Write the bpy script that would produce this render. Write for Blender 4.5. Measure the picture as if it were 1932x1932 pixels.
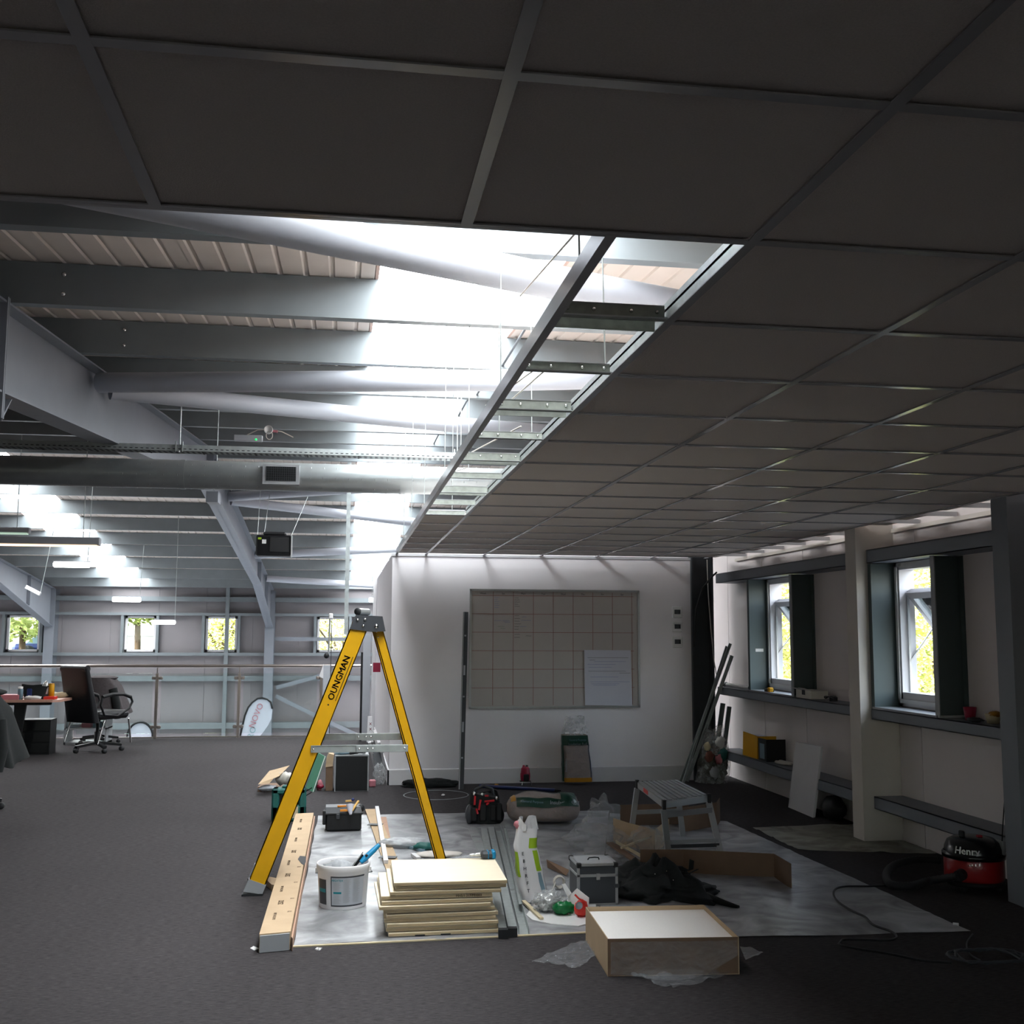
import bpy, math, random
from mathutils import Vector, Matrix, noise
random.seed(7)
SC = bpy.context.scene
for o in list(bpy.data.objects): bpy.data.objects.remove(o)
COL = SC.collection
R = math.radians; PI = math.pi

# ---------------------------------------------------------------- camera
CX, CY, CZ, PIT, YAW, ROL, FPX = -0.826, -1.503, 1.52, 0.1111, 0.1516, 0.004, 2060.0
cam_d = bpy.data.cameras.new('camera'); cam = bpy.data.objects.new('camera', cam_d); COL.objects.link(cam)
_rt = Vector((math.cos(YAW), -math.sin(YAW), 0))
_up = Vector((-math.sin(PIT)*math.sin(YAW), -math.sin(PIT)*math.cos(YAW), math.cos(PIT)))
_r = _rt*math.cos(ROL) + _up*math.sin(ROL); _u = -_rt*math.sin(ROL) + _up*math.cos(ROL)
_f = Vector((math.cos(PIT)*math.sin(YAW), math.cos(PIT)*math.cos(YAW), math.sin(PIT)))
_m = Matrix((_r, _u, -_f)).transposed().to_4x4(); _m.translation = (CX, CY, CZ)
cam.matrix_world = _m
cam_d.sensor_width = 36; cam_d.lens = 36*FPX/1932; cam_d.clip_start = 0.05; cam_d.clip_end = 300
SC.camera = cam

# ---------------------------------------------------------------- world, sun, exposure
W = bpy.data.worlds.new('sky'); SC.world = W; W.use_nodes = True
_n = W.node_tree.nodes; _bg = _n['Background']
_sky = _n.new('ShaderNodeTexSky'); _sky.sky_type = 'NISHITA'; _sky.sun_disc = False
_sky.sun_elevation = R(48); _sky.sun_rotation = R(235); _sky.air_density = 1.3; _sky.dust_density = 2.0
_hs = _n.new('ShaderNodeHueSaturation'); _hs.inputs['Saturation'].default_value = .45   # thin bright overcast
W.node_tree.links.new(_sky.outputs[0], _hs.inputs['Color']); W.node_tree.links.new(_hs.outputs[0], _bg.inputs[0]); _bg.inputs[1].default_value = 1.9
sun_d = bpy.data.lights.new('sun', 'SUN'); sun_d.energy = 16; sun_d.angle = R(0.6); sun_d.color = (1, .95, .85)
sun = bpy.data.objects.new('sun', sun_d); COL.objects.link(sun)
sun.rotation_euler = Vector((0.62, 0.55, -0.75)).to_track_quat('-Z', 'Y').to_euler()
SC.view_settings.view_transform = 'Standard'; SC.view_settings.look = 'None'
SC.view_settings.exposure = 0.2; SC.view_settings.gamma = 1.0; SC.view_settings.use_curve_mapping = False
SC.cycles.max_bounces = 8; SC.cycles.diffuse_bounces = 5; SC.cycles.glossy_bounces = 4
SC.cycles.transparent_max_bounces = 14; SC.cycles.transmission_bounces = 4
SC.cycles.sample_clamp_indirect = 6.0; SC.cycles.use_denoising = True
SC.cycles.caustics_reflective = False; SC.cycles.caustics_refractive = False
ROOF_GLOW = 21.0

# ---------------------------------------------------------------- helpers
def lin(c):
    return tuple((x/12.92 if x <= .04045 else ((x+.055)/1.055)**2.4) for x in c)
def hexc(h):
    return lin(tuple(int(h[i:i+2], 16)/255 for i in (0, 2, 4)))
MATS = {}
def M(name, h, rough=.6, metal=0., var=.06, scale=12., bump=0., bscale=80., stretch=(1, 1, 1), emis=0., alpha=1., spec=.4, coat=0.):
    m = bpy.data.materials.new(name); m.use_nodes = True; nt = m.node_tree; N = nt.nodes; L = nt.links
    b = N['Principled BSDF']; c = hexc(h)
    b.inputs['Roughness'].default_value = rough; b.inputs['Metallic'].default_value = metal
    b.inputs['Specular IOR Level'].default_value = spec; b.inputs['Coat Weight'].default_value = coat
    tc = N.new('ShaderNodeTexCoord'); mp = N.new('ShaderNodeMapping'); mp.inputs['Scale'].default_value = stretch
    L.new(tc.outputs['Object'], mp.inputs[0])
    ns = N.new('ShaderNodeTexNoise'); ns.inputs['Scale'].default_value = scale; ns.inputs['Detail'].default_value = 4
    L.new(mp.outputs[0], ns.inputs[0])
    mx = N.new('ShaderNodeMix'); mx.data_type = 'RGBA'
    mx.inputs[6].default_value = (*[max(0, x*(1-var*3)) for x in c], 1); mx.inputs[7].default_value = (*[min(1, x*(1+var*3)) for x in c], 1)
    L.new(ns.outputs[0], mx.inputs[0]); L.new(mx.outputs[2], b.inputs['Base Color'])
    if bump:
        n2 = N.new('ShaderNodeTexNoise'); n2.inputs['Scale'].default_value = bscale; n2.inputs['Detail'].default_value = 3
        L.new(mp.outputs[0], n2.inputs[0]); bp = N.new('ShaderNodeBump'); bp.inputs['Strength'].default_value = bump; bp.inputs['Distance'].default_value = .01
        L.new(n2.outputs[0], bp.inputs['Height']); L.new(bp.outputs[0], b.inputs['Normal'])
    if emis:
        L.new(mx.outputs[2], b.inputs['Emission Color']); b.inputs['Emission Strength'].default_value = emis
    b.inputs['Alpha'].default_value = alpha
    MATS[name] = m; return m
def film(name, h, a=.35, rough=.25, bump=.5, bscale=9.):
    """thin plastic film: clear where seen square on, milky and shiny where creased"""
    m = bpy.data.materials.new(name); m.use_nodes = True; nt = m.node_tree; N = nt.nodes; L = nt.links
    b = N['Principled BSDF']; b.inputs['Base Color'].default_value = (*hexc(h), 1); b.inputs['Roughness'].default_value = rough
    b.inputs['Specular IOR Level'].default_value = .7
    tc = N.new('ShaderNodeTexCoord'); ns = N.new('ShaderNodeTexNoise'); ns.inputs['Scale'].default_value = bscale; ns.inputs['Detail'].default_value = 5; ns.inputs['Distortion'].default_value = 1.2
    L.new(tc.outputs['Object'], ns.inputs[0])
    bp = N.new('ShaderNodeBump'); bp.inputs['Strength'].default_value = bump; bp.inputs['Distance'].default_value = .03
    L.new(ns.outputs[0], bp.inputs['Height']); L.new(bp.outputs[0], b.inputs['Normal'])
    rp = N.new('ShaderNodeMapRange'); rp.inputs[1].default_value = .3; rp.inputs[2].default_value = .7; rp.inputs[3].default_value = a*.65; rp.inputs[4].default_value = min(1, a*1.35)
    L.new(ns.outputs[0], rp.inputs[0]); L.new(rp.outputs[0], b.inputs['Alpha'])
    MATS[name] = m; return m

class MB:
    """collects vertices and faces of one mesh"""
    def __init__(s): s.v = []; s.f = []; s.sm = []
    def add(s, vs, fs, smooth=False, mat=None):
        b = len(s.v)
        s.v += [tuple(mat @ Vector(v)) if mat else tuple(v) for v in vs]
        s.f += [tuple(i+b for i in f) for f in fs]; s.sm += [smooth]*len(fs); return s
    def box(s, a, b, mat=None):
        x0, x1 = sorted((a[0], b[0])); y0, y1 = sorted((a[1], b[1])); z0, z1 = sorted((a[2], b[2]))
        return s.add([(x0,y0,z0),(x1,y0,z0),(x1,y1,z0),(x0,y1,z0),(x0,y0,z1),(x1,y0,z1),(x1,y1,z1),(x0,y1,z1)],
                     [(0,3,2,1),(4,5,6,7),(0,1,5,4),(1,2,6,5),(2,3,7,6),(3,0,4,7)], mat=mat)
    def cbox(s, c, d, mat=None):
        return s.box((c[0]-d[0]/2, c[1]-d[1]/2, c[2]-d[2]/2), (c[0]+d[0]/2, c[1]+d[1]/2, c[2]+d[2]/2), mat)
    def rbox(s, a, b, r=.01, mat=None):
        """box with all edges chamfered"""
        lo = [min(a[i], b[i]) for i in range(3)]; hi = [max(a[i], b[i]) for i in range(3)]
        r = min([r]+[(hi[i]-lo[i])*.49 for i in range(3)])
        vs = []; ix = {}
        for cx in (0, 1):
            for cy in (0, 1):
                for cz in (0, 1):
                    c = (cx, cy, cz)
                    for ax in range(3):
                        p = [(hi[i]-r if c[i] else lo[i]+r) for i in range(3)]
                        p[ax] = hi[ax] if c[ax] else lo[ax]
                        ix[(c, ax)] = len(vs); vs.append(p)
        fs = []
        for ax in range(3):
            o1, o2 = [i for i in range(3) if i != ax]
            for sd in (0, 1):
                q = []
                for (u, w) in ((0,0),(1,0),(1,1),(0,1)):
                    c = [0,0,0]; c[ax] = sd; c[o1] = u; c[o2] = w; q.append(ix[(tuple(c), ax)])
                flip = (ax == 1) ^ (sd == 0)
                fs.append(tuple(reversed(q)) if flip else tuple(q))
            for u in (0, 1):
                for w in (0, 1):
                    c0 = [0,0,0]; c1 = [0,0,0]; c0[ax] = 0; c1[ax] = 1
                    c0[o1] = c1[o1] = u; c0[o2] = c1[o2] = w; c0 = tuple(c0); c1 = tuple(c1)
                    fs.append((ix[(c0,o1)], ix[(c1,o1)], ix[(c1,o2)], ix[(c0,o2)]))
        for cx in (0, 1):
            for cy in (0, 1):
                for cz in (0, 1):
                    c = (cx, cy, cz); fs.append((ix[(c,0)], ix[(c,1)], ix[(c,2)]))
        return s.add(vs, fs, mat=mat)
    def prism(s, poly, ex, mat=None):
        """3D polygon extruded by a vector"""
        n = len(poly); ex = Vector(ex); vs = [Vector(p) for p in poly]; vs += [p+ex for p in vs]
        fs = [tuple(range(n)), tuple(range(2*n-1, n-1, -1))] + [(i, i+n, (i+1) % n+n, (i+1) % n) for i in range(n)]
        return s.add(vs, fs, mat=mat)
    def beam(s, p, q, w, h, up=(0, 0, 1)):
        """rectangular bar from p to q, w across and h along up"""
        p = Vector(p); q = Vector(q); d = (q-p).normalized(); u = Vector(up); r = d.cross(u)
        if r.length < 1e-4: r = d.cross(Vector((1, 0, 0)))
        r.normalize(); u = r.cross(d).normalized(); r = r*w/2; u = u*h/2
        return s.prism([p-r-u, p+r-u, p+r+u, p-r+u], q-p)
    def section(s, prof, p, q, up=(0, 0, 1)):
        """closed 2D profile (across, up) swept from p to q"""
        p = Vector(p); q = Vector(q); d = (q-p).normalized(); r = d.cross(Vector(up)).normalized(); u = r.cross(d).normalized()
        return s.prism([p+r*a+u*b for a, b in prof], q-p)
    def tube(s, pts, r, n=8, caps=True, smooth=True):
        pts = [Vector(p) for p in pts]; rs = r if isinstance(r, (list, tuple)) else [r]*len(pts); vs = []; prev = None
        for i, p in enumerate(pts):
            d = (pts[min(i+1, len(pts)-1)]-pts[max(i-1, 0)]).normalized()
            if prev is None:
                a = d.cross(Vector((0, 0, 1)));  a = a if a.length > .01 else d.cross(Vector((1, 0, 0)))
            else: a = prev-d*prev.dot(d)
            a.normalize(); prev = a; b = d.cross(a)
            vs += [p+(a*math.cos(2*PI*k/n)+b*math.sin(2*PI*k/n))*rs[i] for k in range(n)]
        fs = [(i*n+k, i*n+(k+1) % n, (i+1)*n+(k+1) % n, (i+1)*n+k) for i in range(len(pts)-1) for k in range(n)]
        s.add(vs, fs, smooth)
        if caps: s.add(vs[:n], [tuple(reversed(range(n)))]); s.add(vs[-n:], [tuple(range(n))])
        return s
    def lathe(s, prof, c=(0, 0, 0), n=24, mat=None, smooth=True, caps=(False, False)):
        vs = [(c[0]+r*math.cos(2*PI*k/n), c[1]+r*math.sin(2*PI*k/n), c[2]+z) for r, z in prof for k in range(n)]
        fs = [(i*n+k, i*n+(k+1) % n, (i+1)*n+(k+1) % n, (i+1)*n+k) for i in range(len(prof)-1) for k in range(n)]
        s.add(vs, fs, smooth, mat)
        if caps[0]: s.add(vs[:n], [tuple(reversed(range(n)))], mat=mat)
        if caps[1]: s.add(vs[-n:], [tuple(range(n))], mat=mat)
        return s
    def grid(s, fn, nu, nv, smooth=True, wrapu=False):
        vs = [fn(i/(nu if wrapu else nu-1), j/(nv-1)) for j in range(nv) for i in range(nu)]
        fs = [(j*nu+i, j*nu+(i+1) % nu, (j+1)*nu+(i+1) % nu, (j+1)*nu+i) for j in range(nv-1) for i in range(nu if wrapu else nu-1)]
        return s.add(vs, fs, smooth)
    def ball(s, c, r, n=10, sq=(1, 1, 1), nz=0., seed=0, k=3.):
        def fn(u, v):
            a = 2*PI*u; b = PI*(v-.5)
            d = Vector((math.cos(a)*math.cos(b), math.sin(a)*math.cos(b), math.sin(b)))
            q = 1+(nz*noise.noise(d*k+Vector((seed*7.3, seed, 0))) if nz else 0)
            return (c[0]+d.x*r*sq[0]*q, c[1]+d.y*r*sq[1]*q, c[2]+d.z*r*sq[2]*q)
        return s.grid(fn, n*2, n+1, True, True)
    def text(s, t, size, mat, depth=.0012, bold=False, align='CENTER'):
        cu = bpy.data.curves.new('t', 'FONT'); cu.body = t; cu.size = size; cu.extrude = depth/2; cu.align_x = align; cu.align_y = 'CENTER'
        cu.resolution_u = 2
        o = bpy.data.objects.new('t', cu); COL.objects.link(o)
        me = bpy.data.meshes.new_from_object(o.evaluated_get(bpy.context.evaluated_depsgraph_get()))
        for ox, oy in (((0, 0), (.022, 0), (-.022, 0), (0, .018), (0, -.018)) if bold else ((0, 0),)):
            s.add([v.co+Vector((ox*size, oy*size, 0)) for v in me.vertices], [tuple(p.vertices) for p in me.polygons], mat=mat)
        bpy.data.objects.remove(o); bpy.data.curves.remove(cu); bpy.data.meshes.remove(me); return s
    def moved(s, off):
        s.v = [(v[0]-off[0], v[1]-off[1], v[2]-off[2]) for v in s.v]; return s
    def mesh(s, name, mat):
        me = bpy.data.meshes.new(name); me.from_pydata(s.v, [], s.f)
        me.polygons.foreach_set('use_smooth', s.sm)
        if mat is not None: me.materials.append(MATS[mat] if isinstance(mat, str) else mat)
        me.update(); return me
def tag(o, label=None, cat=None, group=None, kind=None):
    if label: o['label'] = label
    if cat: o['category'] = cat
    if group: o['group'] = group
    if kind: o['kind'] = kind
    return o
def fixn(me):
    import bmesh
    b = bmesh.new(); b.from_mesh(me); bmesh.ops.recalc_face_normals(b, faces=b.faces); b.to_mesh(me); b.free()
def thing(name, label, cat, loc=(0, 0, 0), rz=0., group=None, kind=None):
    o = bpy.data.objects.new(name, None); COL.objects.link(o); o.location = loc; o.rotation_euler = (0, 0, rz); o.empty_display_size = .1
    return tag(o, label, cat, group, kind)
def base(o):
    while o.parent: o = o.parent
    return o.location
def part(parent, name, mb, mat, label=None, world=True, fix=False):
    """mesh child; mb holds world coordinates when the root is unturned (world=True), else the root's own"""
    if world: mb.moved(base(parent))
    me = mb.mesh(name, mat)
    if fix: fixn(me)
    o = bpy.data.objects.new(name, me); COL.objects.link(o); o.parent = parent
    if label: o['label'] = label
    return o
def solo(name, label, cat, mb, mat, group=None, kind=None, fix=False):
    """one-mesh thing with its origin under its middle"""
    xs, ys, zs = zip(*mb.v); off = ((min(xs)+max(xs))/2, (min(ys)+max(ys))/2, min(zs)); mb.moved(off)
    me = mb.mesh(name, mat)
    if fix: fixn(me)
    o = bpy.data.objects.new(name, me); COL.objects.link(o); o.location = off
    return tag(o, label, cat, group, kind)
def struct(name, mb, mat, parent=None, fix=False, kind='structure', label=None):
    if parent is not None: return part(parent, name, mb, mat, fix=fix)
    me = mb.mesh(name, mat)
    if fix: fixn(me)
    o = bpy.data.objects.new(name, me); COL.objects.link(o); o['kind'] = kind
    if label: o['label'] = label
    return o
def group_of(name, loc=(0, 0, 0)):
    o = bpy.data.objects.new(name, None); COL.objects.link(o); o.location = loc; o['kind'] = 'structure'; return o
def dup(o, loc, rz=None, label=None, group=None):
    r = o.copy(); COL.objects.link(r); r.location = loc
    if rz is not None: r.rotation_euler = (0, 0, rz)
    if label: r['label'] = label
    if group: r['group'] = group
    for ch in list(o.children):
        c = ch.copy(); COL.objects.link(c); c.parent = r
        for g in list(ch.children):
            e = g.copy(); COL.objects.link(e); e.parent = c
    return r
def inst(me_obj, name, parent, loc, rot=(0, 0, 0)):
    o = bpy.data.objects.new(name, me_obj.data); COL.objects.link(o); o.parent = parent; o.location = loc; o.rotation_euler = rot; return o
# points of the place, surveyed from the photograph with the camera above
def _ray(px, py):
    return (_f + _r*((px-966)/FPX) + _u*((966-py)/FPX))
def onZ(px, py, z=0.):
    d = _ray(px, py); t = (z-CZ)/d.z; return Vector((round(CX+t*d.x, 3), round(CY+t*d.y, 3), z))
def onY(px, py, y):
    d = _ray(px, py); t = (y-CY)/d.y; return Vector((round(CX+t*d.x, 3), y, round(CZ+t*d.z, 3)))
def onX(px, py, x):
    d = _ray(px, py); t = (x-CX)/d.x; return Vector((x, round(CY+t*d.y, 3), round(CZ+t*d.z, 3)))
def Rz(a, c=(0, 0, 0)):
    c = Vector(c); return Matrix.Translation(c) @ Matrix.Rotation(a, 4, 'Z')
def ordinal(i):
    return ['first','second','third','fourth','fifth','sixth','seventh','eighth','ninth','tenth','eleventh','twelfth','thirteenth','fourteenth','fifteenth','sixteenth'][i]

# ---------------------------------------------------------------- materials
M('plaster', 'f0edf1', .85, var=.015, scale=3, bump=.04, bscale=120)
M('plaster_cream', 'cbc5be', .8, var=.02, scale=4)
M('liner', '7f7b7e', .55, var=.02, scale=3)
M('liner_lit', 'dcd5d4', .55, var=.02, scale=3)  # same cladding as liner, its colour lightened in place of more light
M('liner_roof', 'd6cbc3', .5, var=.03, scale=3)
M('tile', 'e0d8d3', .95, var=.05, scale=260, bump=.35, bscale=400)
M('tile_new', 'f8f6f3', .9, var=.02, scale=200, bump=.1, bscale=300)
M('tee_white', 'b4b4b8', .2, var=.02, spec=.6)
M('galv', 'b4bcbc', .33, metal=.6, var=.12, scale=26)
M('galv_dull', '9aa1a2', .5, metal=.3, var=.1, scale=18)
M('steel_blue', '757a82', .5, var=.03, scale=5, spec=.4)
M('tube_grey', 'a3a7b0', .45, var=.03, scale=5)
M('steel_green', '4f5b5c', .5, var=.04, scale=5)
M('purlin', '767d81', .42, metal=.15, var=.04, scale=5)
M('duct', '9aa0a2', .34, metal=.55, var=.06, scale=8)
M('chrome', 'd5d5d5', .15, metal=1, var=.01)
M('steel_brushed', 'a59c98', .3, metal=.9, var=.03, scale=30)
M('rubber', '222326', .7, var=.05)
M('black', '141518', .55, var=.05)
M('black_gloss', '0f1013', .25, var=.03)
M('leather', '15171b', .42, var=.05, bump=.15, bscale=60)
M('fabric_dark', '1c1f20', .95, var=.1, scale=40, bump=.3, bscale=250)
M('fabric_grey', '4a4547', .95, var=.1, scale=40, bump=.3, bscale=250)
M('yellow', 'd6a200', .45, var=.03, scale=9)
M('alum', 'b6b9bb', .35, metal=.8, var=.04)
M('white_plastic', 'dcdcdc', .4, var=.01)
M('white_paint', 'd4d3d6', .5, var=.01)
M('pail_white', 'd9d8da', .35, var=.01)
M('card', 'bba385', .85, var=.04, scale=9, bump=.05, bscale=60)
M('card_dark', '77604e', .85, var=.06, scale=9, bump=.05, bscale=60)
M('card_edge', 'b3917c', .85, var=.05)
M('print_dark', '4b3a2c', .9, var=.1, scale=60)
M('ply', 'e4d8c0', .7, var=.025, scale=3, stretch=(1, 9, 9), bump=.05)
M('ply_edge', 'bfa67c', .75, var=.16, scale=14, stretch=(1, 1, 26))
M('green_case', '1f5a55', .5, var=.03)
M('green_board', '2c8261', .6, var=.03)
M('green_dark', '103a2e', .35, var=.05)
M('teal', '1c7c86', .5, var=.03)
M('blue_tool', '1884b4', .4, var=.03)
M('blue_dark', '17275c', .4, var=.03)
M('blue_grey', '6f8794', .5, var=.05)
M('orange', 'd98a32', .5, var=.04)
M('orange_pale', 'dcae62', .55, var=.04)
M('red', 'b3202c', .4, var=.03)
M('red_vac', '8f1d1f', .3, var=.02, coat=.3)
M('red_bright', 'd5372c', .45, var=.03)
M('crimson', '8e1738', .4, var=.03)
M('pink', 'b8727c', .6, var=.05)
M('lime', '8fb020', .45, var=.04)
M('insul', '8d7b72', .95, var=.12, scale=14, bump=.4, bscale=50)
M('amber', 'b07a16', .5, var=.06)
M('amber_box', 'd29a10', .55, var=.02)
M('wood_pink', 'b98f80', .5, var=.04, scale=5, stretch=(8, 1, 1))
M('timber', '8a6a4c', .7, var=.08, scale=8, stretch=(1, 8, 8))
M('paper', 'c9cad6', .8, var=.01)
M('board_white', 'b8b2af', .25, var=.01, spec=.5)
M('line_red', '8c5a52', .8, var=.1, scale=60)
M('ink', '34343f', .8, var=.1)
M('ink_blue', '6d7bb5', .8, var=.1)
M('ink_green', '6d8a74', .8, var=.1)
M('label_grey', 'a9adb4', .7, var=.02)
M('light_grey', '9b9ea2', .5, var=.02)
M('dark_grey', '3a3d42', .5, var=.04)
M('banner', 'c4c9d6', .7, var=.02)
M('banner_red', 'b77c86', .8, var=.05)
M('banner_teal', '86a6ae', .8, var=.05)
M('bark', '4a3b2c', .9, var=.1)
M('asphalt', '6a6a68', .9, var=.05)
M('cream', 'c9bb9b', .7, var=.04)
M('brick_red', '8d5c50', .8, var=.1, scale=20)
M('cable_white', 'c9c4bb', .6, var=.01)
M('foil', 'cfd6d2', .18, metal=.6, var=.2, scale=30, bump=.8, bscale=40)
M('green_bag', '0f6b38', .3, var=.08, bump=.4, bscale=30)
M('debris', '4a4a44', .7, var=.35, scale=22, bump=.8, bscale=30)
M('lamp_white', 'ffffff', .5, var=0, emis=7.)
M('lamp_warm', 'ffd9b0', .5, var=0, emis=2.2)
M('lamp_dim', 'c8e8d0', .5, var=0, emis=.5)
M('led_green', '10ff60', .5, var=0, emis=2.)
M('skylight_sheet', 'f4fbff', .5, var=.02, scale=2, emis=ROOF_GLOW)
M('rooflight_edge', 'c6a89c', .6, var=.02)
M('ground_pale', 'c8cace', .7, var=.05)
M('leaf_lime', 'cfd07e', .6, var=.15, scale=.9)
M('leaf_green', 'a3ae62', .6, var=.18, scale=.9)
M('bar_web', '8e938d', .4, metal=.2, var=.15, scale=30)
film('film_sheet', 'b5b7bb', .62, .32, .22, 3.5)
film('film_sheet_dusty', 'a8a698', .7, .45, .3, 4.)
film('film_clear', 'c6cad0', .20, .12, .9, 16.)
film('film_bag', 'd5d8da', .33, .14, 1., 22.)
# carpet: woven streaks running across the room
def carpet():
    m = M('carpet', '5a575b', .97, var=.0, scale=5); nt = m.node_tree; N = nt.nodes; L = nt.links; b = N['Principled BSDF']; b.inputs['Specular IOR Level'].default_value = .1
    tc = N.new('ShaderNodeTexCoord'); mp = N.new('ShaderNodeMapping'); mp.inputs['Scale'].default_value = (10, 75, 1); L.new(tc.outputs['Object'], mp.inputs[0])
    a = N.new('ShaderNodeTexNoise'); a.inputs['Scale'].default_value = 2.2; a.inputs['Detail'].default_value = 6; a.inputs['Roughness'].default_value = .75; L.new(mp.outputs[0], a.inputs[0])
    w = N.new('ShaderNodeTexNoise'); w.inputs['Scale'].default_value = .9; w.inputs['Detail'].default_value = 2; L.new(tc.outputs['Object'], w.inputs[0])
    r = N.new('ShaderNodeValToRGB'); r.color_ramp.elements[0].position = .32; r.color_ramp.elements[0].color = (*hexc('252425'), 1)
    r.color_ramp.elements[1].position = .72; r.color_ramp.elements[1].color = (*hexc('575355'), 1); L.new(a.outputs[0], r.inputs[0])
    mx = N.new('ShaderNodeMix'); mx.data_type = 'RGBA'; mx.blend_type = 'MULTIPLY'; mx.inputs[0].default_value = .25
    L.new(r.outputs[0], mx.inputs[6]); L.new(w.outputs[0], mx.inputs[7]); L.new(mx.outputs[2], b.inputs['Base Color'])
    bp = N.new('ShaderNodeBump'); bp.inputs['Strength'].default_value = .5; bp.inputs['Distance'].default_value = .004; L.new(a.outputs[0], bp.inputs['Height']); L.new(bp.outputs[0], b.inputs['Normal'])
carpet()
def glass():
    m = bpy.data.materials.new('glass'); m.use_nodes = True; N = m.node_tree.nodes; L = m.node_tree.links
    t = N.new('ShaderNodeBsdfTransparent'); t.inputs[0].default_value = (.93, .97, .96, 1); g = N.new('ShaderNodeBsdfGlossy'); g.inputs['Roughness'].default_value = .03
    f = N.new('ShaderNodeFresnel'); f.inputs[0].default_value = 1.35; x = N.new('ShaderNodeMixShader')
    L.new(f.outputs[0], x.inputs[0]); L.new(t.outputs[0], x.inputs[1]); L.new(g.outputs[0], x.inputs[2]); L.new(x.outputs[0], N['Material Output'].inputs[0]); MATS['glass'] = m
glass()

# ================================================================ the building
YE, YF, YB, XR, XL = 15.2, 28.2, -4.0, 3.33, -14.0      # mezzanine edge, far wall, wall behind, gable wall, left wall
GZ = -2.9                                               # ground floor below the mezzanine
CH = 2.335                                              # suspended ceiling
YR = 13.8; ZR = 4.27
def roof_z(y):
    return ZR-.08*(YR-y) if y < YR else ZR-.1*(y-YR)
struct('floor', MB().box((XL, YB, -.28), (XR+.1, YE, 0)), 'carpet')
struct('trim_1', MB().box((XL, YE, -.30), (XR, YE+.03, .012)), 'steel_brushed')
struct('floor_lower', MB().box((XL-.1, YE-3, GZ-.2), (XR+.1, YF+.1, GZ)), 'ground_pale')
# partition room: front wall and its side return
wf = struct('wall_front', MB().box((-.345, 9.80, 0), (2.84, 9.92, CH)), 'plaster')
struct('wall_side', MB().box((-.345, 9.92, 0), (-.245, YE-.05, CH)), 'plaster')
struct('wall_front_upper', MB().box((-.30, 9.86, CH), (2.84, 9.90, 2.42)), 'plaster')
bf = MB(); bf.prism([(-.36, 9.785, 0), (-.36, 9.80, 0), (-.36, 9.80, .155), (-.36, 9.792, .155), (-.36, 9.785, .147)], (3.2, 0, 0))
struct('baseboard_front', bf, 'white_paint', fix=True)
bs = MB(); bs.box((-.36, 9.785, 0), (-.345, 14.9, .15)); struct('baseboard_side', bs, 'white_paint')
# outer walls
def wall_panels(name, axis, pos, a0, a1, z0, z1, holes, thick=.1, pw=1.0, outer=.06, mt='liner'):
    """cladding: a backing with openings and separate liner panels in front of it"""
    root = group_of(name)
    sgn = 1 if pos > 0 else -1
    def bx(u0, u1, w0, w1, d0, d1):
        return (MB().box((pos+d0, u0, w0), (pos+d1, u1, w1)) if axis == 'x' else MB().box((u0, pos+d0, w0), (u1, pos+d1, w1)))
    cuts = sorted({a0, a1, *[h[0] for h in holes], *[h[1] for h in holes]})
    back = MB()
    for u0, u1 in zip(cuts[:-1], cuts[1:]):
        hs = [h for h in holes if h[0] < (u0+u1)/2 < h[1]]
        segs = [(z0, z1)]
        for h in hs: segs = [(z0, h[2]), (h[3], z1)]
        for w0, w1 in segs:
            m = bx(u0, u1, w0, w1, sgn*.012, sgn*thick); back.add(m.v, m.f)
    part(root, 'backing', back, mt, fix=True)
    u = a0
    while u < a1-1e-3:
        u1 = min(u+pw, a1)
        cs = sorted({u, u1, *[max(u, min(u1, h[k])) for h in holes for k in (0, 1)]}); mb = MB()
        for c0, c1 in zip(cs[:-1], cs[1:]):
            hs = [h for h in holes if h[0] < (c0+c1)/2 < h[1]]
            for w0, w1 in ([(z0, hs[0][2]), (hs[0][3], z1)] if hs else [(z0, z1)]):
                e0 = .004 if c0 == u else 0; e1 = .004 if c1 == u1 else 0
                m = bx(c0+e0, c1-e1, w0, w1, 0, sgn*.012); mb.add(m.v, m.f)
        part(root, 'wall_panel', mb, mt); u = u1
    return root
W2 = (5.42, 6.26, 1.00, 2.08); W1 = (7.82, 8.80, 1.00, 2.08)
wall_panels('wall_right', 'x', XR, YB, YF, -.3, 4.45, [W1, W2], mt='liner_lit')
FW = [(-9.33, -8.52), (-6.43, -5.66), (-4.40, -3.60), (-1.52, -.71)]
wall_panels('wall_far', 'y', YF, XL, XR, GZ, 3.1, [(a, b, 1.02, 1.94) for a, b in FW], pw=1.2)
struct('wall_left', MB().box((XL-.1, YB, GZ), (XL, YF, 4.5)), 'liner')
FILL_WINDOWS = [(-12.2, -11.4), (-9.33, -8.52), (-6.43, -5.66), (-4.40, -3.60), (-1.52, -.71), (.9, 1.7)]  # unseen windows added behind the camera to let in fill daylight
wall_panels('wall_rear', 'y', YB, XL, XR, -.3, 4.0, [(a, b, 1.02, 1.94) for a, b in FILL_WINDOWS], pw=1.2, mt='liner_lit')
for i, (a, b) in enumerate(FILL_WINDOWS):
    w = group_of('window_%d' % (i+7), ((a+b)/2, YB, 1.02)); fr = MB(); t = .055
    for p0, p1 in (((a, 1.02), (a+t, 1.94)), ((b-t, 1.02), (b, 1.94)), ((a, 1.02), (b, 1.02+t)), ((a, 1.94-t), (b, 1.94))): fr.box((p0[0], YB-.05, p0[1]), (p1[0], YB+.03, p1[1]))
    part(w, 'window_frame', fr, 'white_paint'); part(w, 'pane', MB().box((a+t, YB-.012, 1.02+t), (b-t, YB-.005, 1.94-t)), 'glass')
struct('wall_under', MB().box((XL, YE-.15, GZ), (XR, YE-.05, -.28)), 'liner')

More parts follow.
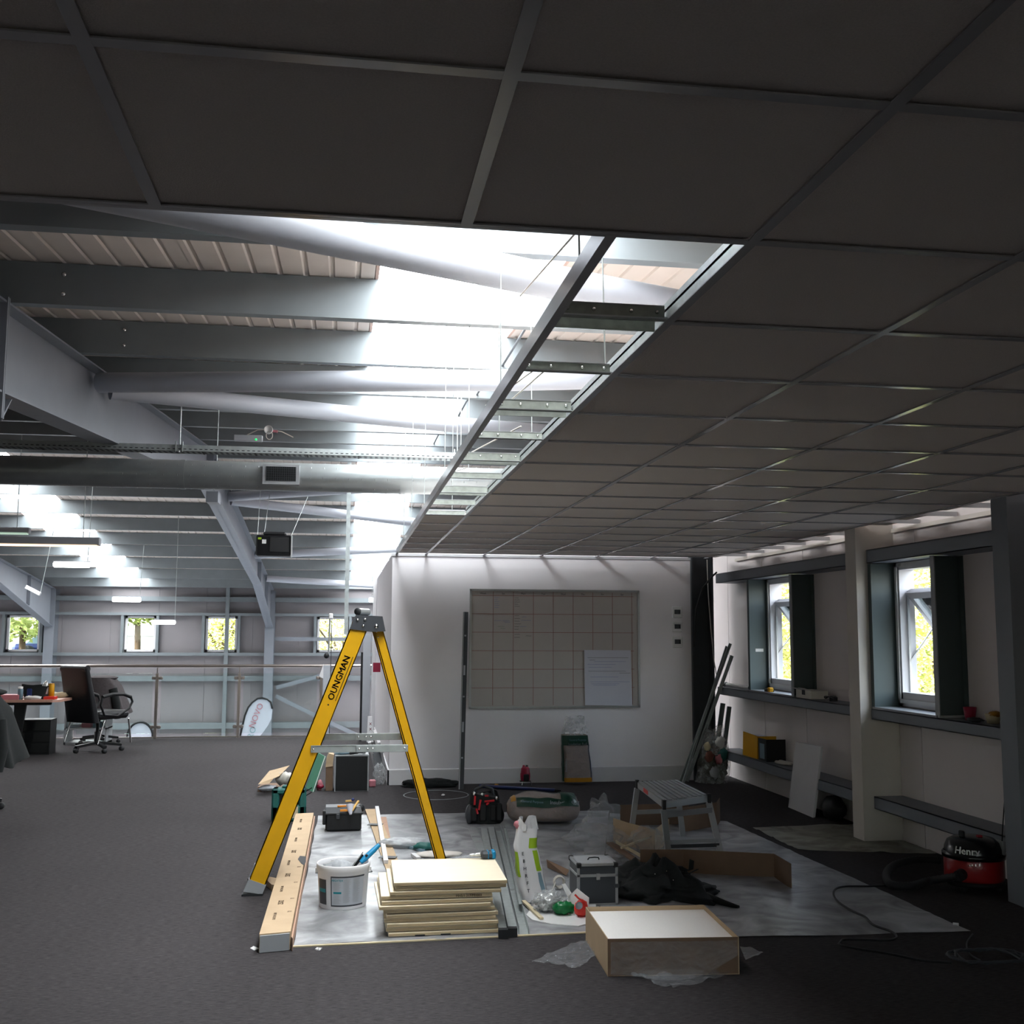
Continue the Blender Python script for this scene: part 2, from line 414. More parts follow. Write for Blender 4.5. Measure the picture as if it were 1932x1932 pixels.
# roof: ribbed liner sheets 1.01 m wide on both slopes, translucent rooflights in three bays
roof = group_of('roof')
SW = 1.01; X0 = -.69
def sheet_mb(x, y0, y1, ribs=True):
    mb = MB(); prof = []
    n = 7; p = SW/n
    prof.append((0, 0))
    for i in range(n):
        a = i*p
        if ribs: prof += [(a+.03, 0), (a+.038, .012), (a+.056, .012), (a+.064, 0)]
    prof.append((SW-.004, 0))
    vs = []; m = len(prof)
    for y in (y0, y1):
        for (u, h) in prof: vs.append((x+u, y, roof_z(y)+h))
    for y in (y0, y1): vs += [(x, y, roof_z(y)+.09), (x+SW-.004, y, roof_z(y)+.09)]
    fs = [(i, i+1, m+i+1, m+i) for i in range(m-1)] + [(2*m, 2*m+2, 2*m+3, 2*m+1)]
    return mb.add(vs, fs)
sky_cols = (0, -6, -12)
for k in range(-13, 4):
    for (y0, y1) in ((YB, 1.6), (1.6, YR), (YR, YF+.1)):
        x = X0+SW*k
        if k in sky_cols and y0 > 0 and (k == 0 or y0 >= YR):
            mb = MB(); za, zb = roof_z(y0), roof_z(y1)
            mb.add([(x+.02, y0, za+.14), (x+SW-.02, y0, za+.14), (x+SW-.02, y1, zb+.14), (x+.02, y1, zb+.14)], [(0, 1, 2, 3)])
            part(roof, 'rooflight', mb, 'skylight_sheet')
            kb = MB()
            for xx in (x, x+SW-.02):
                kb.add([(xx, y0, za), (xx+.02, y0, za), (xx+.02, y1, zb), (xx, y1, zb), (xx, y0, za+.15), (xx+.02, y0, za+.15), (xx+.02, y1, zb+.15), (xx, y1, zb+.15)],
                       [(0,3,2,1),(4,5,6,7),(0,1,5,4),(1,2,6,5),(2,3,7,6),(3,0,4,7)])
            part(roof, 'rooflight_kerb', kb, 'rooflight_edge')
        else: part(roof, 'roof_sheet', sheet_mb(x, y0, y1), 'liner_roof')
# closing cover above the sheets keeps daylight to the rooflights
cov = MB()
for (y0, y1) in ((YB-.1, YR), (YR, YF+.2)):
    cov.add([(XL-.1, y0, roof_z(y0)+.2), (XR+.1, y0, roof_z(y0)+.2), (XR+.1, y1, roof_z(y1)+.2), (XL-.1, y1, roof_z(y1)+.2)], [(0, 1, 2, 3)])
part(roof, 'outer_sheet', cov, 'liner_roof')

# purlins: one C section each, running across
PD = .24
def csec(w, h, t=.004, lip=.02):
    return [(0, 0), (w, 0), (w, lip), (w-t, lip), (w-t, t), (t, t), (t, h-t), (w-t, h-t), (w-t, h-lip), (w, h-lip), (w, h), (0, h)]
purl_y = [d-1.503 for d in (-.2, 1.4, 3.0, 4.55, 6.1, 7.65, 9.2, 10.75, 12.3, 13.85, 15.0, 15.75, 17.0, 18.4, 19.85, 21.3, 22.8, 24.2, 25.8, 27.4, 28.9)]
for y in purl_y:
    z = roof_z(y)-PD; mb = MB()
    mb.prism([(XL, y+a, z+b) for a, b in csec(.07, PD-.006)], (XR-XL-.01, 0, 0))
    struct('purlin', mb, 'purlin', fix=True)
# portal frames
def isec_v(mb, p, q, depth0, depth1, w=.19, t=.012):
    """I beam in a plane of constant x: top flange p->q, depth downward"""
    x = p[0]; T0, T1 = Vector(p), Vector(q); B0, B1 = T0-Vector((0, 0, depth0)), T1-Vector((0, 0, depth1))
    up = Vector((0, 0, t))
    mb.prism([T0-up+Vector((-w/2, 0, 0)), T0-up+Vector((w/2, 0, 0)), T0+Vector((w/2, 0, 0)), T0+Vector((-w/2, 0, 0))], T1-T0)
    mb.prism([B0+Vector((-w/2, 0, 0)), B0+Vector((w/2, 0, 0)), B0+up+Vector((w/2, 0, 0)), B0+up+Vector((-w/2, 0, 0))], B1-B0)
    mb.prism([T0+Vector((-.005, 0, 0)), T1+Vector((-.005, 0, 0)), B1+Vector((-.005, 0, 0)), B0+Vector((-.005, 0, 0))], (.01, 0, 0))
def frame(x):
    f = group_of('portal_frame', (x, YR, 0))
    zt = lambda y: roof_z(y)-PD-.004
    D = .5
    mb = MB(); isec_v(mb, (x, 4.55, zt(4.55)), (x, YR, zt(YR)), D, D); isec_v(mb, (x, YB+.1, zt(YB+.1)), (x, 4.55, zt(4.55)), .7, D)
    isec_v(mb, (x, YR, zt(YR)), (x, 23.2, zt(23.2)), D, D); isec_v(mb, (x, 23.2, zt(23.2)), (x, YF-.45, zt(YF-.45)), D, .98)
    part(f, 'rafter', mb, 'steel_blue', fix=True)
    cb = MB(); z1 = zt(YF-.25)
    for yy in (YF-.46, YF-.05): cb.box((x-.12, yy-.008, GZ), (x+.12, yy+.008, z1))
    cb.box((x-.006, YF-.46, GZ), (x+.006, YF-.05, z1)); part(f, 'column', cb, 'steel_blue')
    for y in (4.55, YR):
        pb = MB()
        for s in (-.012, .012): pb.box((x-.1, y+s-.008, zt(y)-D-(.14 if y < 5 else .06)), (x+.1, y+s+.008, zt(y)+.02))
        if y < 5: pb.prism([(x-.06, y+.02, zt(y)-D-.14), (x-.06, y+.02, zt(y)-D), (x-.06, y+.16, zt(y)-D)], (.012, 0, 0)); pb.prism([(x-.09, y+.02, zt(y)-D-.13), (x-.09, y+.17, zt(y)-D), (x-.09, y+.18, zt(y)-D), (x-.09, y+.02, zt(y)-D-.15)], (.18, 0, 0))
        part(f, 'splice_plate', pb, 'steel_blue', fix=True)
    for y in (YR+.5, 23.2, 25.6):
        sb = MB(); dd = D if y < 24 else .72
        sb.box((x-.085, y-.006, zt(y)-dd+.012), (x+.085, y+.006, zt(y)-.014)); part(f, 'stiffener', sb, 'steel_blue')
    return f
XF = -2.74
for x in (XF, -8.2, -13.4): frame(x)
# bolts where purlins meet the first frame
for px, y, lb in ((117, purl_y[4], 'on the nearest deep purlin at the left'), (236, purl_y[5], 'on the second purlin, above the haunched rafter'), (845, purl_y[8], 'on the purlin left of the white ceiling runner')):
    for zz, ud in ((.06, 'lower'), (.17, 'upper')):
        solo('bolt', '%s bright bolt head %s' % (ud, lb), 'bolt', MB().lathe([(0, 0), (.014, 0), (.014, .008), (0, .012)], n=6, mat=Matrix.Translation((onY(px, 600, y).x, y-.002, roof_z(y)-PD+zz)) @ Matrix.Rotation(R(90), 4, 'X')), 'chrome', group='purlin bolts')
# tie rods between purlins
def rod(name, pts, r, mat, label, cat, group=None): return solo(name, label, cat, MB().tube(pts, r, 6), mat, group)
k = 0
for i_, (y0, y1) in enumerate(zip(purl_y[3:9], purl_y[4:10])):
    rod('sag_rod', [(.27, y0+.06, roof_z(y0)-.10), (.27, y1+.004, roof_z(y1)-.21)], .009, 'dark_grey', 'thin dark sag rod under the rooflight strip, %s counted from the camera' % ordinal(i_), 'rod', 'sag rods between the purlins')
# roof bracing tubes
def brace(px0, off0, d0, off1, d1, drop=.34, r=.075):
    a = Vector((CX+off0, CY+d0, 0)); b = Vector((CX+off1, CY+d1, 0)); a.z = roof_z(a.y)-drop; b.z = roof_z(b.y)-drop
    mb = MB().tube([a, a.lerp(b, .5)-Vector((0, 0, .03)), b], r, 14)
    return mb
for args in ((0, -1.85, 3.15, 4.0, 6.1), (0, -1.85, 8.4, 4.0, 6.25), (0, -1.85, 8.8, 4.0, 11.6), (0, -1.85, 17.8, 4.0, 15.3), (0, -1.85, 18.1, 4.0, 20.6), (0, -1.85, 23.3, 4.0, 20.9), (0, -1.85, 26.6, 4.0, 28.2)):
    struct('brace_tube', brace(*args), 'tube_grey')
# girts of the far wall, eaves beam, window jambs
for z0, z1, dp in ((2.33, 2.45, .14), (1.96, 2.03, .18), (.92, 1.0, .18), (.27, .40, .18), (-.95, -.80, .18), (2.70, 2.86, .14)):
    struct('girt', MB().box((XL, YF-dp, z0), (XR, YF-.001, z1)), 'purlin')
for i, (a, b) in enumerate(FW):
    for x in (a-.09, b+.02): struct('jamb', MB().box((x, YF-.17, 1.0), (x+.07, YF-.001, 1.96)), 'purlin')
    w = group_of('window_%d' % (i+3), ((a+b)/2, YF, 1.02))
    fr = MB(); t = .055
    for bx in (((a, 1.02), (a+t, 1.94)), ((b-t, 1.02), (b, 1.94)), ((a, 1.02), (b, 1.02+t)), ((a, 1.94-t), (b, 1.94))):
        fr.box((bx[0][0], YF-.03, bx[0][1]), (bx[1][0], YF+.05, bx[1][1]))
    part(w, 'window_frame', fr, 'white_paint')
    part(w, 'pane', MB().box((a+t, YF+.005, 1.02+t), (b-t, YF+.012, 1.94-t)), 'glass')
struct('trim_2', MB().box((-3.9+.0, YF-.2, -2.9), (-3.8, YF-.05, 2.8)), 'purlin')   # thin wall post
for p, q in (((XF+.2, YF-.3, .1), (-.6, YF-.3, .62)), ((XF+.2, YF-.3, -.12), (-.1, YF-.3, -1.3)), ((XF+.1, YF-.25, 1.36), (.6, YF-.25, 1.36))):
    struct('wall_brace', MB().beam(p, q, .06, .1), 'steel_blue', fix=True)

# ---------------------------------------------------------------- gable wall with the two open windows
def girtx(y0, y1, z0, z1, x0=3.10):
    mb = MB(); t = .006
    mb.box((x0, y0, z0), (x0+t, y1, z1)); mb.box((x0, y0, z0), (XR-.001, y1, z0+t)); mb.box((x0, y0, z1-t), (XR-.001, y1, z1))
    return mb
for y0, y1 in ((4.50, 6.30), (6.50, 9.73)):
    for z0, z1 in ((2.065, 2.165), (.895, .972), (.24, .33)):
        struct('girt', girtx(y0, y1, z0, z1), 'steel_blue')
for (a, b, z0, z1) in (W2, W1):
    for y0, mt in ((b+.005, 'steel_green'), (a-.055, 'steel_green')):
        jm = MB(); y1 = y0+.05
        yw = y0 if y0 > b else y1-.006
        jm.box((3.12, yw, .975), (XR-.001, yw+.006, 2.06)); jm.box((XR-.01, y0, .975), (XR-.001, y1, 2.06))
        struct('jamb', jm, mt)
        struct('jamb', MB().box((3.112, y0, .975), (3.12, y1, 2.06)), 'light_grey' if y0 < b else mt)
def open_window(n, a, b, z0, z1):
    w = group_of('window_%d' % n, (XR, (a+b)/2, z0)); t = .07; fr = MB(); x0, x1 = XR-.03, XR+.09
    fr.box((x0, a, z0), (x1, a+t, z1)); fr.box((x0, b-t, z0), (x1, b, z1)); fr.box((x0, a, z0), (x1, b, z0+t+.03)); fr.box((x0, a, z1-t), (x1, b, z1))
    part(w, 'window_frame', fr, 'white_paint')
    bd = MB(); bd.box((x0-.012, a+.02, z0+.02), (x0, a+.05, z1-.02)); bd.box((x0-.012, b-.05, z0+.02), (x0, b-.02, z1-.02)); bd.box((x0-.012, a+.02, z1-.05), (x0, b-.02, z1-.02)); bd.box((x0-.012, a+.02, z0+.02), (x0, b-.02, z0+.05))
    part(w, 'window_bead', bd, 'white_plastic')
    # top-hung reversible sash swung out about a pivot below the head
    y0, y1 = a+t+.012, b-t-.012; L = z1-z0-2*t-.05; ang = R(38); c, s = math.cos(ang), math.sin(ang)
    px, pz = XR+.03, z1-t-.16
    mt = Matrix.Translation((px, 0, pz)) @ Matrix.Rotation(-ang, 4, 'Y')
    sb = MB(); tt = .055
    sb.box((-.025, y0, -L), (.03, y0+tt, 0), mt); sb.box((-.025, y1-tt, -L), (.03, y1, 0), mt); sb.box((-.025, y0, -tt), (.03, y1, 0), mt); sb.box((-.025, y0, -L), (.03, y1, -L+tt), mt)
    part(w, 'sash', sb, 'white_paint')
    part(w, 'pane', MB().box((0, y0+tt, -L+tt), (.006, y1-tt, -tt), mt), 'glass')
    for yy in (y0-.006, y1-.002):
        ab = MB(); A = Vector((px, yy, pz+.01)); B = mt @ Vector((0, yy, -.33)); B.y = yy; Cc = Vector((px, yy, B.z-.26))
        ab.beam(Vector((px, yy, pz-.02)), B, .008, .014, (0, 1, 0)); ab.beam(B, Cc, .008, .014, (0, 1, 0)); ab.box((px-.008, yy-.004, pz-.75), (px+.008, yy+.004, pz))
        part(w, 'stay_arm', ab, 'alum', fix=True)
    part(w, 'window_sill', MB().box((3.105, a-.03, z0-.028), (XR+.0, b+.03, z0-.012)), 'light_grey')
open_window(2, *W2); open_window(1, *W1)
# boxed column between the windows, steel column at the right, dark column in the corner
bc = MB().box((3.02, 6.315, 0), (XR-.001, 6.49, CH+.05)); struct('trim_3', bc, 'plaster_cream')
sc_ = MB()
for x in (3.0, 3.30): sc_.box((x-.008, 4.33, 0), (x+.008, 4.49, 4.0))
sc_.box((3.0, 4.405, 0), (3.30, 4.415, 4.0)); struct('gable_column', sc_, 'steel_blue')
dc = MB()
for x in (2.848, 3.072): dc.box((x-.008, 9.755, 0), (x+.008, 9.95, 2.42))
dc.box((2.85, 9.85, 0), (3.07, 9.862, 2.42)); struct('gable_column', dc, 'dark_grey')
for y in (6.58, 8.98, 7.45): pass
struct('wall_post', MB().box((3.22, 6.62, 0), (XR-.001, 6.68, 2.06)), 'steel_blue')
# thin plaster-coated packers along the wall above the girt
for y0, y1 in ((4.6, 6.3), (6.5, 9.7)):
    struct('trim_5', MB().box((3.305, y0, CH-.035), (XR-.001, y1, CH-.005)), 'plaster_cream')

# ---------------------------------------------------------------- suspended ceiling
ceil = group_of('ceiling', (0, 0, CH))
tproto = None
def tile(x0, y0, w=.6, l=.6):
    global tproto
    if w == .6 and l == .6 and tproto is not None:
        return inst(tproto, 'ceiling_tile', ceil, (x0, y0, 0))
    mb = MB(); g = .004
    mb.prism([(g, g, .004), (w-g, g, .004), (w-g, l-g, .004), (g, l-g, .004)], (0, 0, .015))
    me = mb.mesh('ceiling_tile', 'tile'); fixn(me); o = bpy.data.objects.new('ceiling_tile', me); COL.objects.link(o); o.parent = ceil; o.location = (x0, y0, 0)
    if w == .6 and l == .6: tproto = o
    return o
def tee(p, q):
    d = Vector(q)-Vector(p); mb = MB(); n = Vector((-d.y, d.x, 0)).normalized(); z = Vector((0, 0, 1)); p = Vector(p)
    for w, z0, z1 in ((.012, -.003, 0), (.0015, 0, .036), (.004, .030, .038)):
        mb.prism([p-n*w+z*z0, p+n*w+z*z0, p+n*w+z*z1, p-n*w+z*z1], d)
    me = mb.mesh('grid_tee', 'tee_white'); fixn(me); o = bpy.data.objects.new('grid_tee', me); COL.objects.link(o); o.parent = ceil; return o
OPEN = range(1, 10)     # rows of the half-width strip where the tiles are still out
for r in range(-5, 1):
    for c in range(-14, 5): tile(c*.6, r*.6)
for r in range(1, 16):
    for c in range(0, 5): tile(c*.6, r*.6)
    if r not in OPEN: tile(-.3, r*.6, .3, .6)
for c in range(-14, 6):
    tee((c*.6, -3.0, 0), (c*.6, .6, 0))
    if c >= 0: tee((c*.6, .6, 0), (c*.6, 9.79, 0))
tee((-.3, .6, 0), (-.3, 9.79, 0))
ct0 = None
for r in range(-5, 17):
    for c in range(-14 if r < 2 else 0, 5):
        if r == -5: continue
        o = None
        if ct0 is None:
            ct0 = tee((.012, 0, .0004), (.588, 0, .0004)); ct0.location = (c*.6, r*.6, 0)
        else: inst(ct0, 'grid_tee', ceil, (c*.6, r*.6, 0))
for r in range(10, 17): tee((-.288, r*.6, .0004), (-.012, r*.6, .0004))
# galvanised cross bars of the open strip
for i, r in enumerate(range(2, 11)):
    y = r*.6; mb = MB()
    big = i in (0, 2, 4, 6)
    h = .034 if not big else .042
    mb.box((-.29, y-.002, .001), (-.01, y, h)); mb.box((-.29, y-.03, .001), (-.01, y-.0, .003)); mb.box((-.29, y, h-.002), (-.01, y+.035, h))
    if big: mb.box((-.29, y+.035, h-.02), (-.01, y+.037, h)); mb.box((-.29, y+.09, .0), (-.01, y+.094, .04)); mb.box((-.29, y+.08, .037), (-.01, y+.104, .04))
    me = mb.mesh('cross_bar', 'bar_web'); fixn(me); o = bpy.data.objects.new('cross_bar', me); COL.objects.link(o); o.parent = ceil
    for k in range(4 if i < 5 else 0):
        rb = MB().lathe([(0, 0), (.006, 0), (.004, .004), (0, .005)], n=8, mat=Matrix.Translation((-.27+.07*k+(.03 if k > 1 else 0), y-.002, h*.62)) @ Matrix.Rotation(R(90), 4, 'X'))
        me = rb.mesh('rivet', 'chrome'); b = bpy.data.objects.new('rivet', me); COL.objects.link(b); b.parent = o
    for zz, yy in ((.001, y-.031), (h, y-.002)):
        eb = MB().box((-.29, yy-.0015, zz-.001), (-.01, yy+.004, zz+.002)); me = eb.mesh('bar_edge', 'alum'); b = bpy.data.objects.new('bar_edge', me); COL.objects.link(b); b.parent = o
# upstand of the main runner beside the opening and rivets/clips
up = MB().box((-.004, .62, .002), (.0, 6.0, .055)); me = up.mesh('runner', 'galv'); o = bpy.data.objects.new('runner', me); COL.objects.link(o); o.parent = ceil
up = MB().box((-.312, .62, .0), (-.306, 9.7, .045)); me = up.mesh('runner', 'tee_white'); o = bpy.data.objects.new('runner', me); COL.objects.link(o); o.parent = ceil
# edge upstand where the tiles stop short
me = MB().box((-8.4, .60, -.003), (-.31, .612, .04)).mesh('edge_angle', 'tee_white'); o = bpy.data.objects.new('edge_angle', me); COL.objects.link(o); o.parent = ceil
me = MB().box((-.36, 9.785, -.022), (2.84, 9.80, .004)).mesh('wall_angle', 'tee_white'); o = bpy.data.objects.new('wall_angle', me); COL.objects.link(o); o.parent = ceil
me = MB().box((3.0, -3, -.003), (3.012, 9.75, .04)).mesh('edge_angle', 'tee_white'); o = bpy.data.objects.new('edge_angle', me); COL.objects.link(o); o.parent = ceil
for i in range(10):    # stub bars between the ceiling edge and the wall
    y = 4.9+i*.5
    me = MB().box((3.012, y, .0), (3.32, y+.024, .03)).mesh('stub_bar', 'tee_white'); o = bpy.data.objects.new('stub_bar', me); COL.objects.link(o); o.parent = ceil
    me = MB().box((3.02, y+.05, .012), (3.12+.05*(i % 3), y+.3+.1*(i % 2), .02)).mesh('edge_board', 'plaster_cream'); o = bpy.data.objects.new('edge_board', me); COL.objects.link(o); o.parent = ceil
# hanger wires from the purlins
for i_, (x, yy) in enumerate(((-.28, 1.0), (-.28, 2.35), (-.18, 3.1), (-.02, 3.2), (-.28, 4.6), (-.28, 6.2), (-.15, 4.55), (-.1, 6.0), (-.28, 7.7), (-.28, 8.9), (.0, 1.9))):
    rod('hanger_wire', [(x, yy, CH+.04), (x+.01, yy+.1, roof_z(yy+.1)-PD+.02)], .0025, 'galv', 'thin galvanised hanger wire above the open ceiling strip, %s counted into the room' % ordinal(i_), 'wire', 'ceiling hanger wires')
for i_, (p, q) in enumerate((((-.26, .7, CH+.15), (-.17, 2.6, CH+.5)), ((-.2, 1.9, CH+.06), (-.1, 4.2, CH+.4)), ((-.17, 1.9, CH+.06), (-.06, 4.4, CH+.36)), ((-.2, 4.2, CH+.06), (-.16, 6.2, CH+.3)), ((-.1, 3.0, CH+.06), (-.08, 5.2, CH+.3)))):
    rod('stay_wire', [p, q], .003, 'cable_white', 'pale raking stay wire above the open ceiling strip, %s counted into the room' % ordinal(i_), 'wire', 'raking stay wires above the strip')

# ================================================================ the work area
def fmat(o, xd, nrm):
    """matrix for flat writing: x along xd, facing nrm"""
    x = Vector(xd).normalized(); z = Vector(nrm).normalized(); y = z.cross(x).normalized(); z = x.cross(y)
    m = Matrix((x, y, z)).transposed().to_4x4(); m.translation = o; return m
def lerp(a, b, t): return Vector(a)*(1-t)+Vector(b)*t
def quad_sheet(pts, nx, ny, amp=.012, z0=.004, freq=3., seed=0, crease=1.):
    """rumpled sheet on the floor between four corners (front left, front right, back right, back left)"""
    A, B, C, D = [Vector(p) for p in pts]
    def fn(u, v):
        p = lerp(lerp(A, B, u), lerp(D, C, u), v)
        q = Vector((p.x*freq, p.y*freq, seed)); h = noise.noise(q)*.6+.4*noise.noise(q*2.7)
        r = abs(noise.noise(Vector((p.x*freq*.6+p.y*.8, p.y*freq*1.7, seed+4))))
        e = .012*noise.noise(Vector((p.x*2, p.y*2, seed+9)))
        z = p.z+z0+max(0, h)*amp+max(0, .16-r)*amp*4*crease
        return (p.x+(e if u in (0, 1) else 0), p.y+(e*2 if v in (0, 1) else 0), z)
    return MB().grid(fn, nx, ny)
# polythene dust sheets
s = quad_sheet([onZ(552, 1787), onZ(1122, 1760), onZ(1150, 1530), onZ(600, 1540)], 70, 90, .008, seed=1, crease=.6)
o = solo('dust_sheet', 'clear polythene dust sheet with a pale hem under the plywood stack and paint pail', 'dust sheet', s, 'film_sheet')
hm = MB(); a, b = onZ(500, 1790), onZ(1122, 1760); a.z = b.z = .004; hm.beam(a, b, .016, .006); part(o, 'hem', hm, 'cream')
s = quad_sheet([onZ(1128, 1778), onZ(1832, 1759), onZ(1372, 1551), onZ(1150, 1535)], 90, 80, .010, seed=2, crease=.6)
o = solo('dust_sheet', 'grey polythene dust sheet reaching out to a point beside the vacuum cleaner', 'dust sheet', s, 'film_sheet')
s = quad_sheet([onZ(1505, 1605), onZ(1770, 1612), onZ(1620, 1556), onZ(1420, 1562)], 40, 30, .014, seed=3)
solo('dust_sheet', 'dusty polythene sheet under the foot of the boxed column', 'dust sheet', s, 'film_sheet_dusty')

# ---- yellow stepladder
Lq = thing('stepladder', 'yellow fibreglass stepladder with dark top cap standing open in the middle of the floor', 'stepladder', (-.75, 5.3, 0))
def stile(p, q, w, y, d=.03, t=.006, side=1):
    """channel stile in the xz plane, open away from the viewer"""
    mb = MB(); P = Vector((p[0], y, p[1])); Q = Vector((q[0], y, q[1])); dr = (Q-P).normalized(); n = dr.cross(Vector((0, 1, 0)))*w/2
    mb.prism([P-n, P+n, P+n+Vector((0, t, 0)), P-n+Vector((0, t, 0))], Q-P)
    for s_ in (-1, 1):
        a = P+n*s_; b = P+n*s_-n.normalized()*s_*t
        mb.prism([a, b, b+Vector((0, d, 0)), a+Vector((0, d, 0))], Q-P)
    return mb
FA, FB = (-1.305, .045), (-.725, 1.575); RA, RB = (-.175, .03), (-.625, 1.565)
Y0 = 5.2; Y1 = 5.62
part(Lq, 'stile', stile(FA, FB, .100, Y0+.0), 'yellow', fix=True)
part(Lq, 'stile', stile(FA, FB, .100, Y1, .03), 'yellow', fix=True)
part(Lq, 'rear_stile', stile(RA, RB, .056, Y0+.035), 'yellow', fix=True)
part(Lq, 'rear_stile', stile(RA, RB, .058, Y1-.02), 'yellow', fix=True)
for y in (Y0-.004, Y1-.004):
    d = (Vector((FB[0], 0, FB[1]))-Vector((FA[0], 0, FA[1]))).normalized(); n = Vector((d.z, 0, -d.x))*.053
    P = Vector((FA[0], y, FA[1])); mb = MB()
    mb.prism([P-n+d*.035, P+n+d*.035, P+n*1.0-d*.02, P-n*1.05-d*.04], (0, .045, 0)); part(Lq, 'foot', mb, 'light_grey', fix=True)
    mb = MB(); mb.box((P.x-.075, y-.004, 0), (P.x+.045, y+.05, .012)); part(Lq, 'foot_pad', mb, 'rubber')
for y in (Y0+.03, Y1-.02): part(Lq, 'foot', MB().box((RA[0]-.03, y, 0), (RA[0]+.04, y+.04, .05)), 'rubber')
cap = MB(); cap.prism([(-.790, Y0-.012, 1.545), (-.655, Y0-.012, 1.528), (-.575, Y0-.012, 1.532), (-.595, Y0-.012, 1.622), (-.755, Y0-.012, 1.630)], (0, Y1-Y0+.05, 0))
part(Lq, 'top_cap', cap, 'dark_grey', fix=True)
for x, z, r in ((-.745, 1.60, .009), (-.70, 1.603, .009), (-.71, 1.565, .009), (-.632, 1.562, .014), (-.628, 1.53, .006), (-.618, 1.497, .006)):
    part(Lq, 'rivet', MB().lathe([(r, 0), (r*.8, .006), (0, .009)], n=12, mat=Matrix.Translation((x, Y0-.012 if z > 1.54 else Y0+.035, z)) @ Matrix.Rotation(R(90), 4, 'X')), 'chrome')
for i in range(1, 6):
    t = i/6; x = FA[0]+(FB[0]-FA[0])*t; z = FA[1]+(FB[1]-FA[1])*t
    mb = MB(); mb.box((x-.035, Y0+.006, z-.002), (x+.045, Y1, z+.004)); mb.box((x-.037, Y0+.006, z-.03), (x-.033, Y1, z)); part(Lq, 'tread', mb, 'alum')
for z in (.35, 1.0):
    t = (z-RA[1])/(RB[1]-RA[1]); x = RA[0]+(RB[0]-RA[0])*t; part(Lq, 'rear_brace', MB().box((x-.004, Y0+.04, z-.02), (x+.004, Y1, z+.02)), 'alum')
for y, z in ((Y0-.012, .835), (Y1+.03, .862)):
    mb = MB(); mb.rbox((-1.005, y, z-.021), (-.66, y+.004, z+.021), .002); mb.rbox((-.74, y-.005, z-.021), (-.43, y-.001, z+.021), .002)
    mb.box((-1.0, y-.004, z+.019), (-.44, y+.006, z+.022)); part(Lq, 'spreader', mb, 'galv_dull')
    for x in (-.99, -.72, -.67, -.64, -.45): part(Lq, 'rivet', MB().lathe([(.007, 0), (.005, .004), (0, .006)], n=8, mat=Matrix.Translation((x, y-.005, z)) @ Matrix.Rotation(R(90), 4, 'X')), 'chrome')
d = (Vector((FB[0], 0, FB[1]))-Vector((FA[0], 0, FA[1]))).normalized()
P = onY(640, 1279, Y0-.0012)
part(Lq, 'lettering', MB().text('OUNGMAN', .053, fmat(P, d, (0, -1, 0)), .0006, True), 'black')
q = Vector((d.z, 0, -d.x))*.030
part(Lq, 'underline', MB().beam(P-d*.135+q, P+d*.145+q, .0008, .004, Vector((d.z, 0, -d.x))), 'black')
part(Lq, 'worn_letter', MB().box((P.x-d.x*.17-.006, Y0-.001, P.z-d.z*.17-.004), (P.x-d.x*.17+.004, Y0-.0004, P.z-d.z*.17+.004)), 'black')
tb = solo('pipe_offcut', 'short grey pipe offcut lying on the stepladder cap', 'pipe', MB().tube([(-.745, 5.3, 1.652), (-.68, 5.38, 1.65)], .022, 14), 'alum')
part(tb, 'end_cap', MB().lathe([(.0, 0), (.021, 0), (.024, .006), (.024, .012)], n=14, mat=Matrix.Translation((-.749, 5.295, 1.652)) @ Matrix.Rotation(R(90), 4, 'Y') @ Matrix.Rotation(R(-50), 4, 'X')), 'rubber')

# ---- long carton
ca = [Vector(v) for v in ((-1.196, 4.04, 0), (-1.05, 4.07, 0), (-1.035, 7.62, 0), (-1.175, 7.60, 0))]
T = thing('long_carton', 'long narrow cardboard carton with a torn hole lying beside the pail', 'carton', (-1.12, 5.8, 0))
mb = MB(); H = .085; mb.prism(ca, (0, 0, H)); part(T, 'body', mb, 'card', fix=True)
mb = MB(); mb.prism([ca[0]+Vector((.004, -.002, .002)), ca[1]+Vector((-.004, -.002, .002)), ca[1]+Vector((-.004, -.002, H-.006)), ca[0]+Vector((.004, -.002, H-.006))], (0, -.012, 0)); part(T, 'taped_end', mb, 'light_grey', fix=True)
mb = MB(); mb.prism([ca[1]+Vector((.004, .0, 0)), ca[1]+Vector((.012, -.03, 0)), ca[2]+Vector((.012, 0, 0)), ca[2]+Vector((.004, 0, 0))], (0, 0, .06)); part(T, 'side_flap', mb, 'card_edge', fix=True)
def ontop(t, s, z=H+.0006): return lerp(lerp(ca[0], ca[1], s), lerp(ca[3], ca[2], s), t)+Vector((0, 0, z))
ax = (ca[3]-ca[0]).normalized()
for t in (.17, .36, .56, .8):
    m_ = fmat(ontop(t, .45), ax, (0, 0, 1)); part(T, 'print', MB().text('25X2', .05, m_ @ Matrix.Scale(.8, 4), .0004, True), 'print_dark')
for t, s_ in ((.09, .35), (.26, .35), (.46, .35), (.68, .4), (.9, .4)):
    part(T, 'print', MB().text('KARTON 3600', .022, fmat(ontop(t, s_), ax, (0, 0, 1)), .0004), 'print_dark')
for t in (.11, .19, .30, .42): part(T, 'tape_mark', MB().text('TI', .03, fmat(ontop(t, .84), ax, (0, 0, 1)), .0004), 'print_dark')
hole = [onZ(562, 1621, H+.0008), onZ(568, 1629, H+.0008), onZ(574, 1633, H+.0008), onZ(577, 1626, H+.0008), onZ(577, 1616, H+.0008), onZ(566, 1615, H+.0008)]
part(T, 'torn_hole', MB().prism(hole, (0, 0, .001)), 'rubber', fix=True)
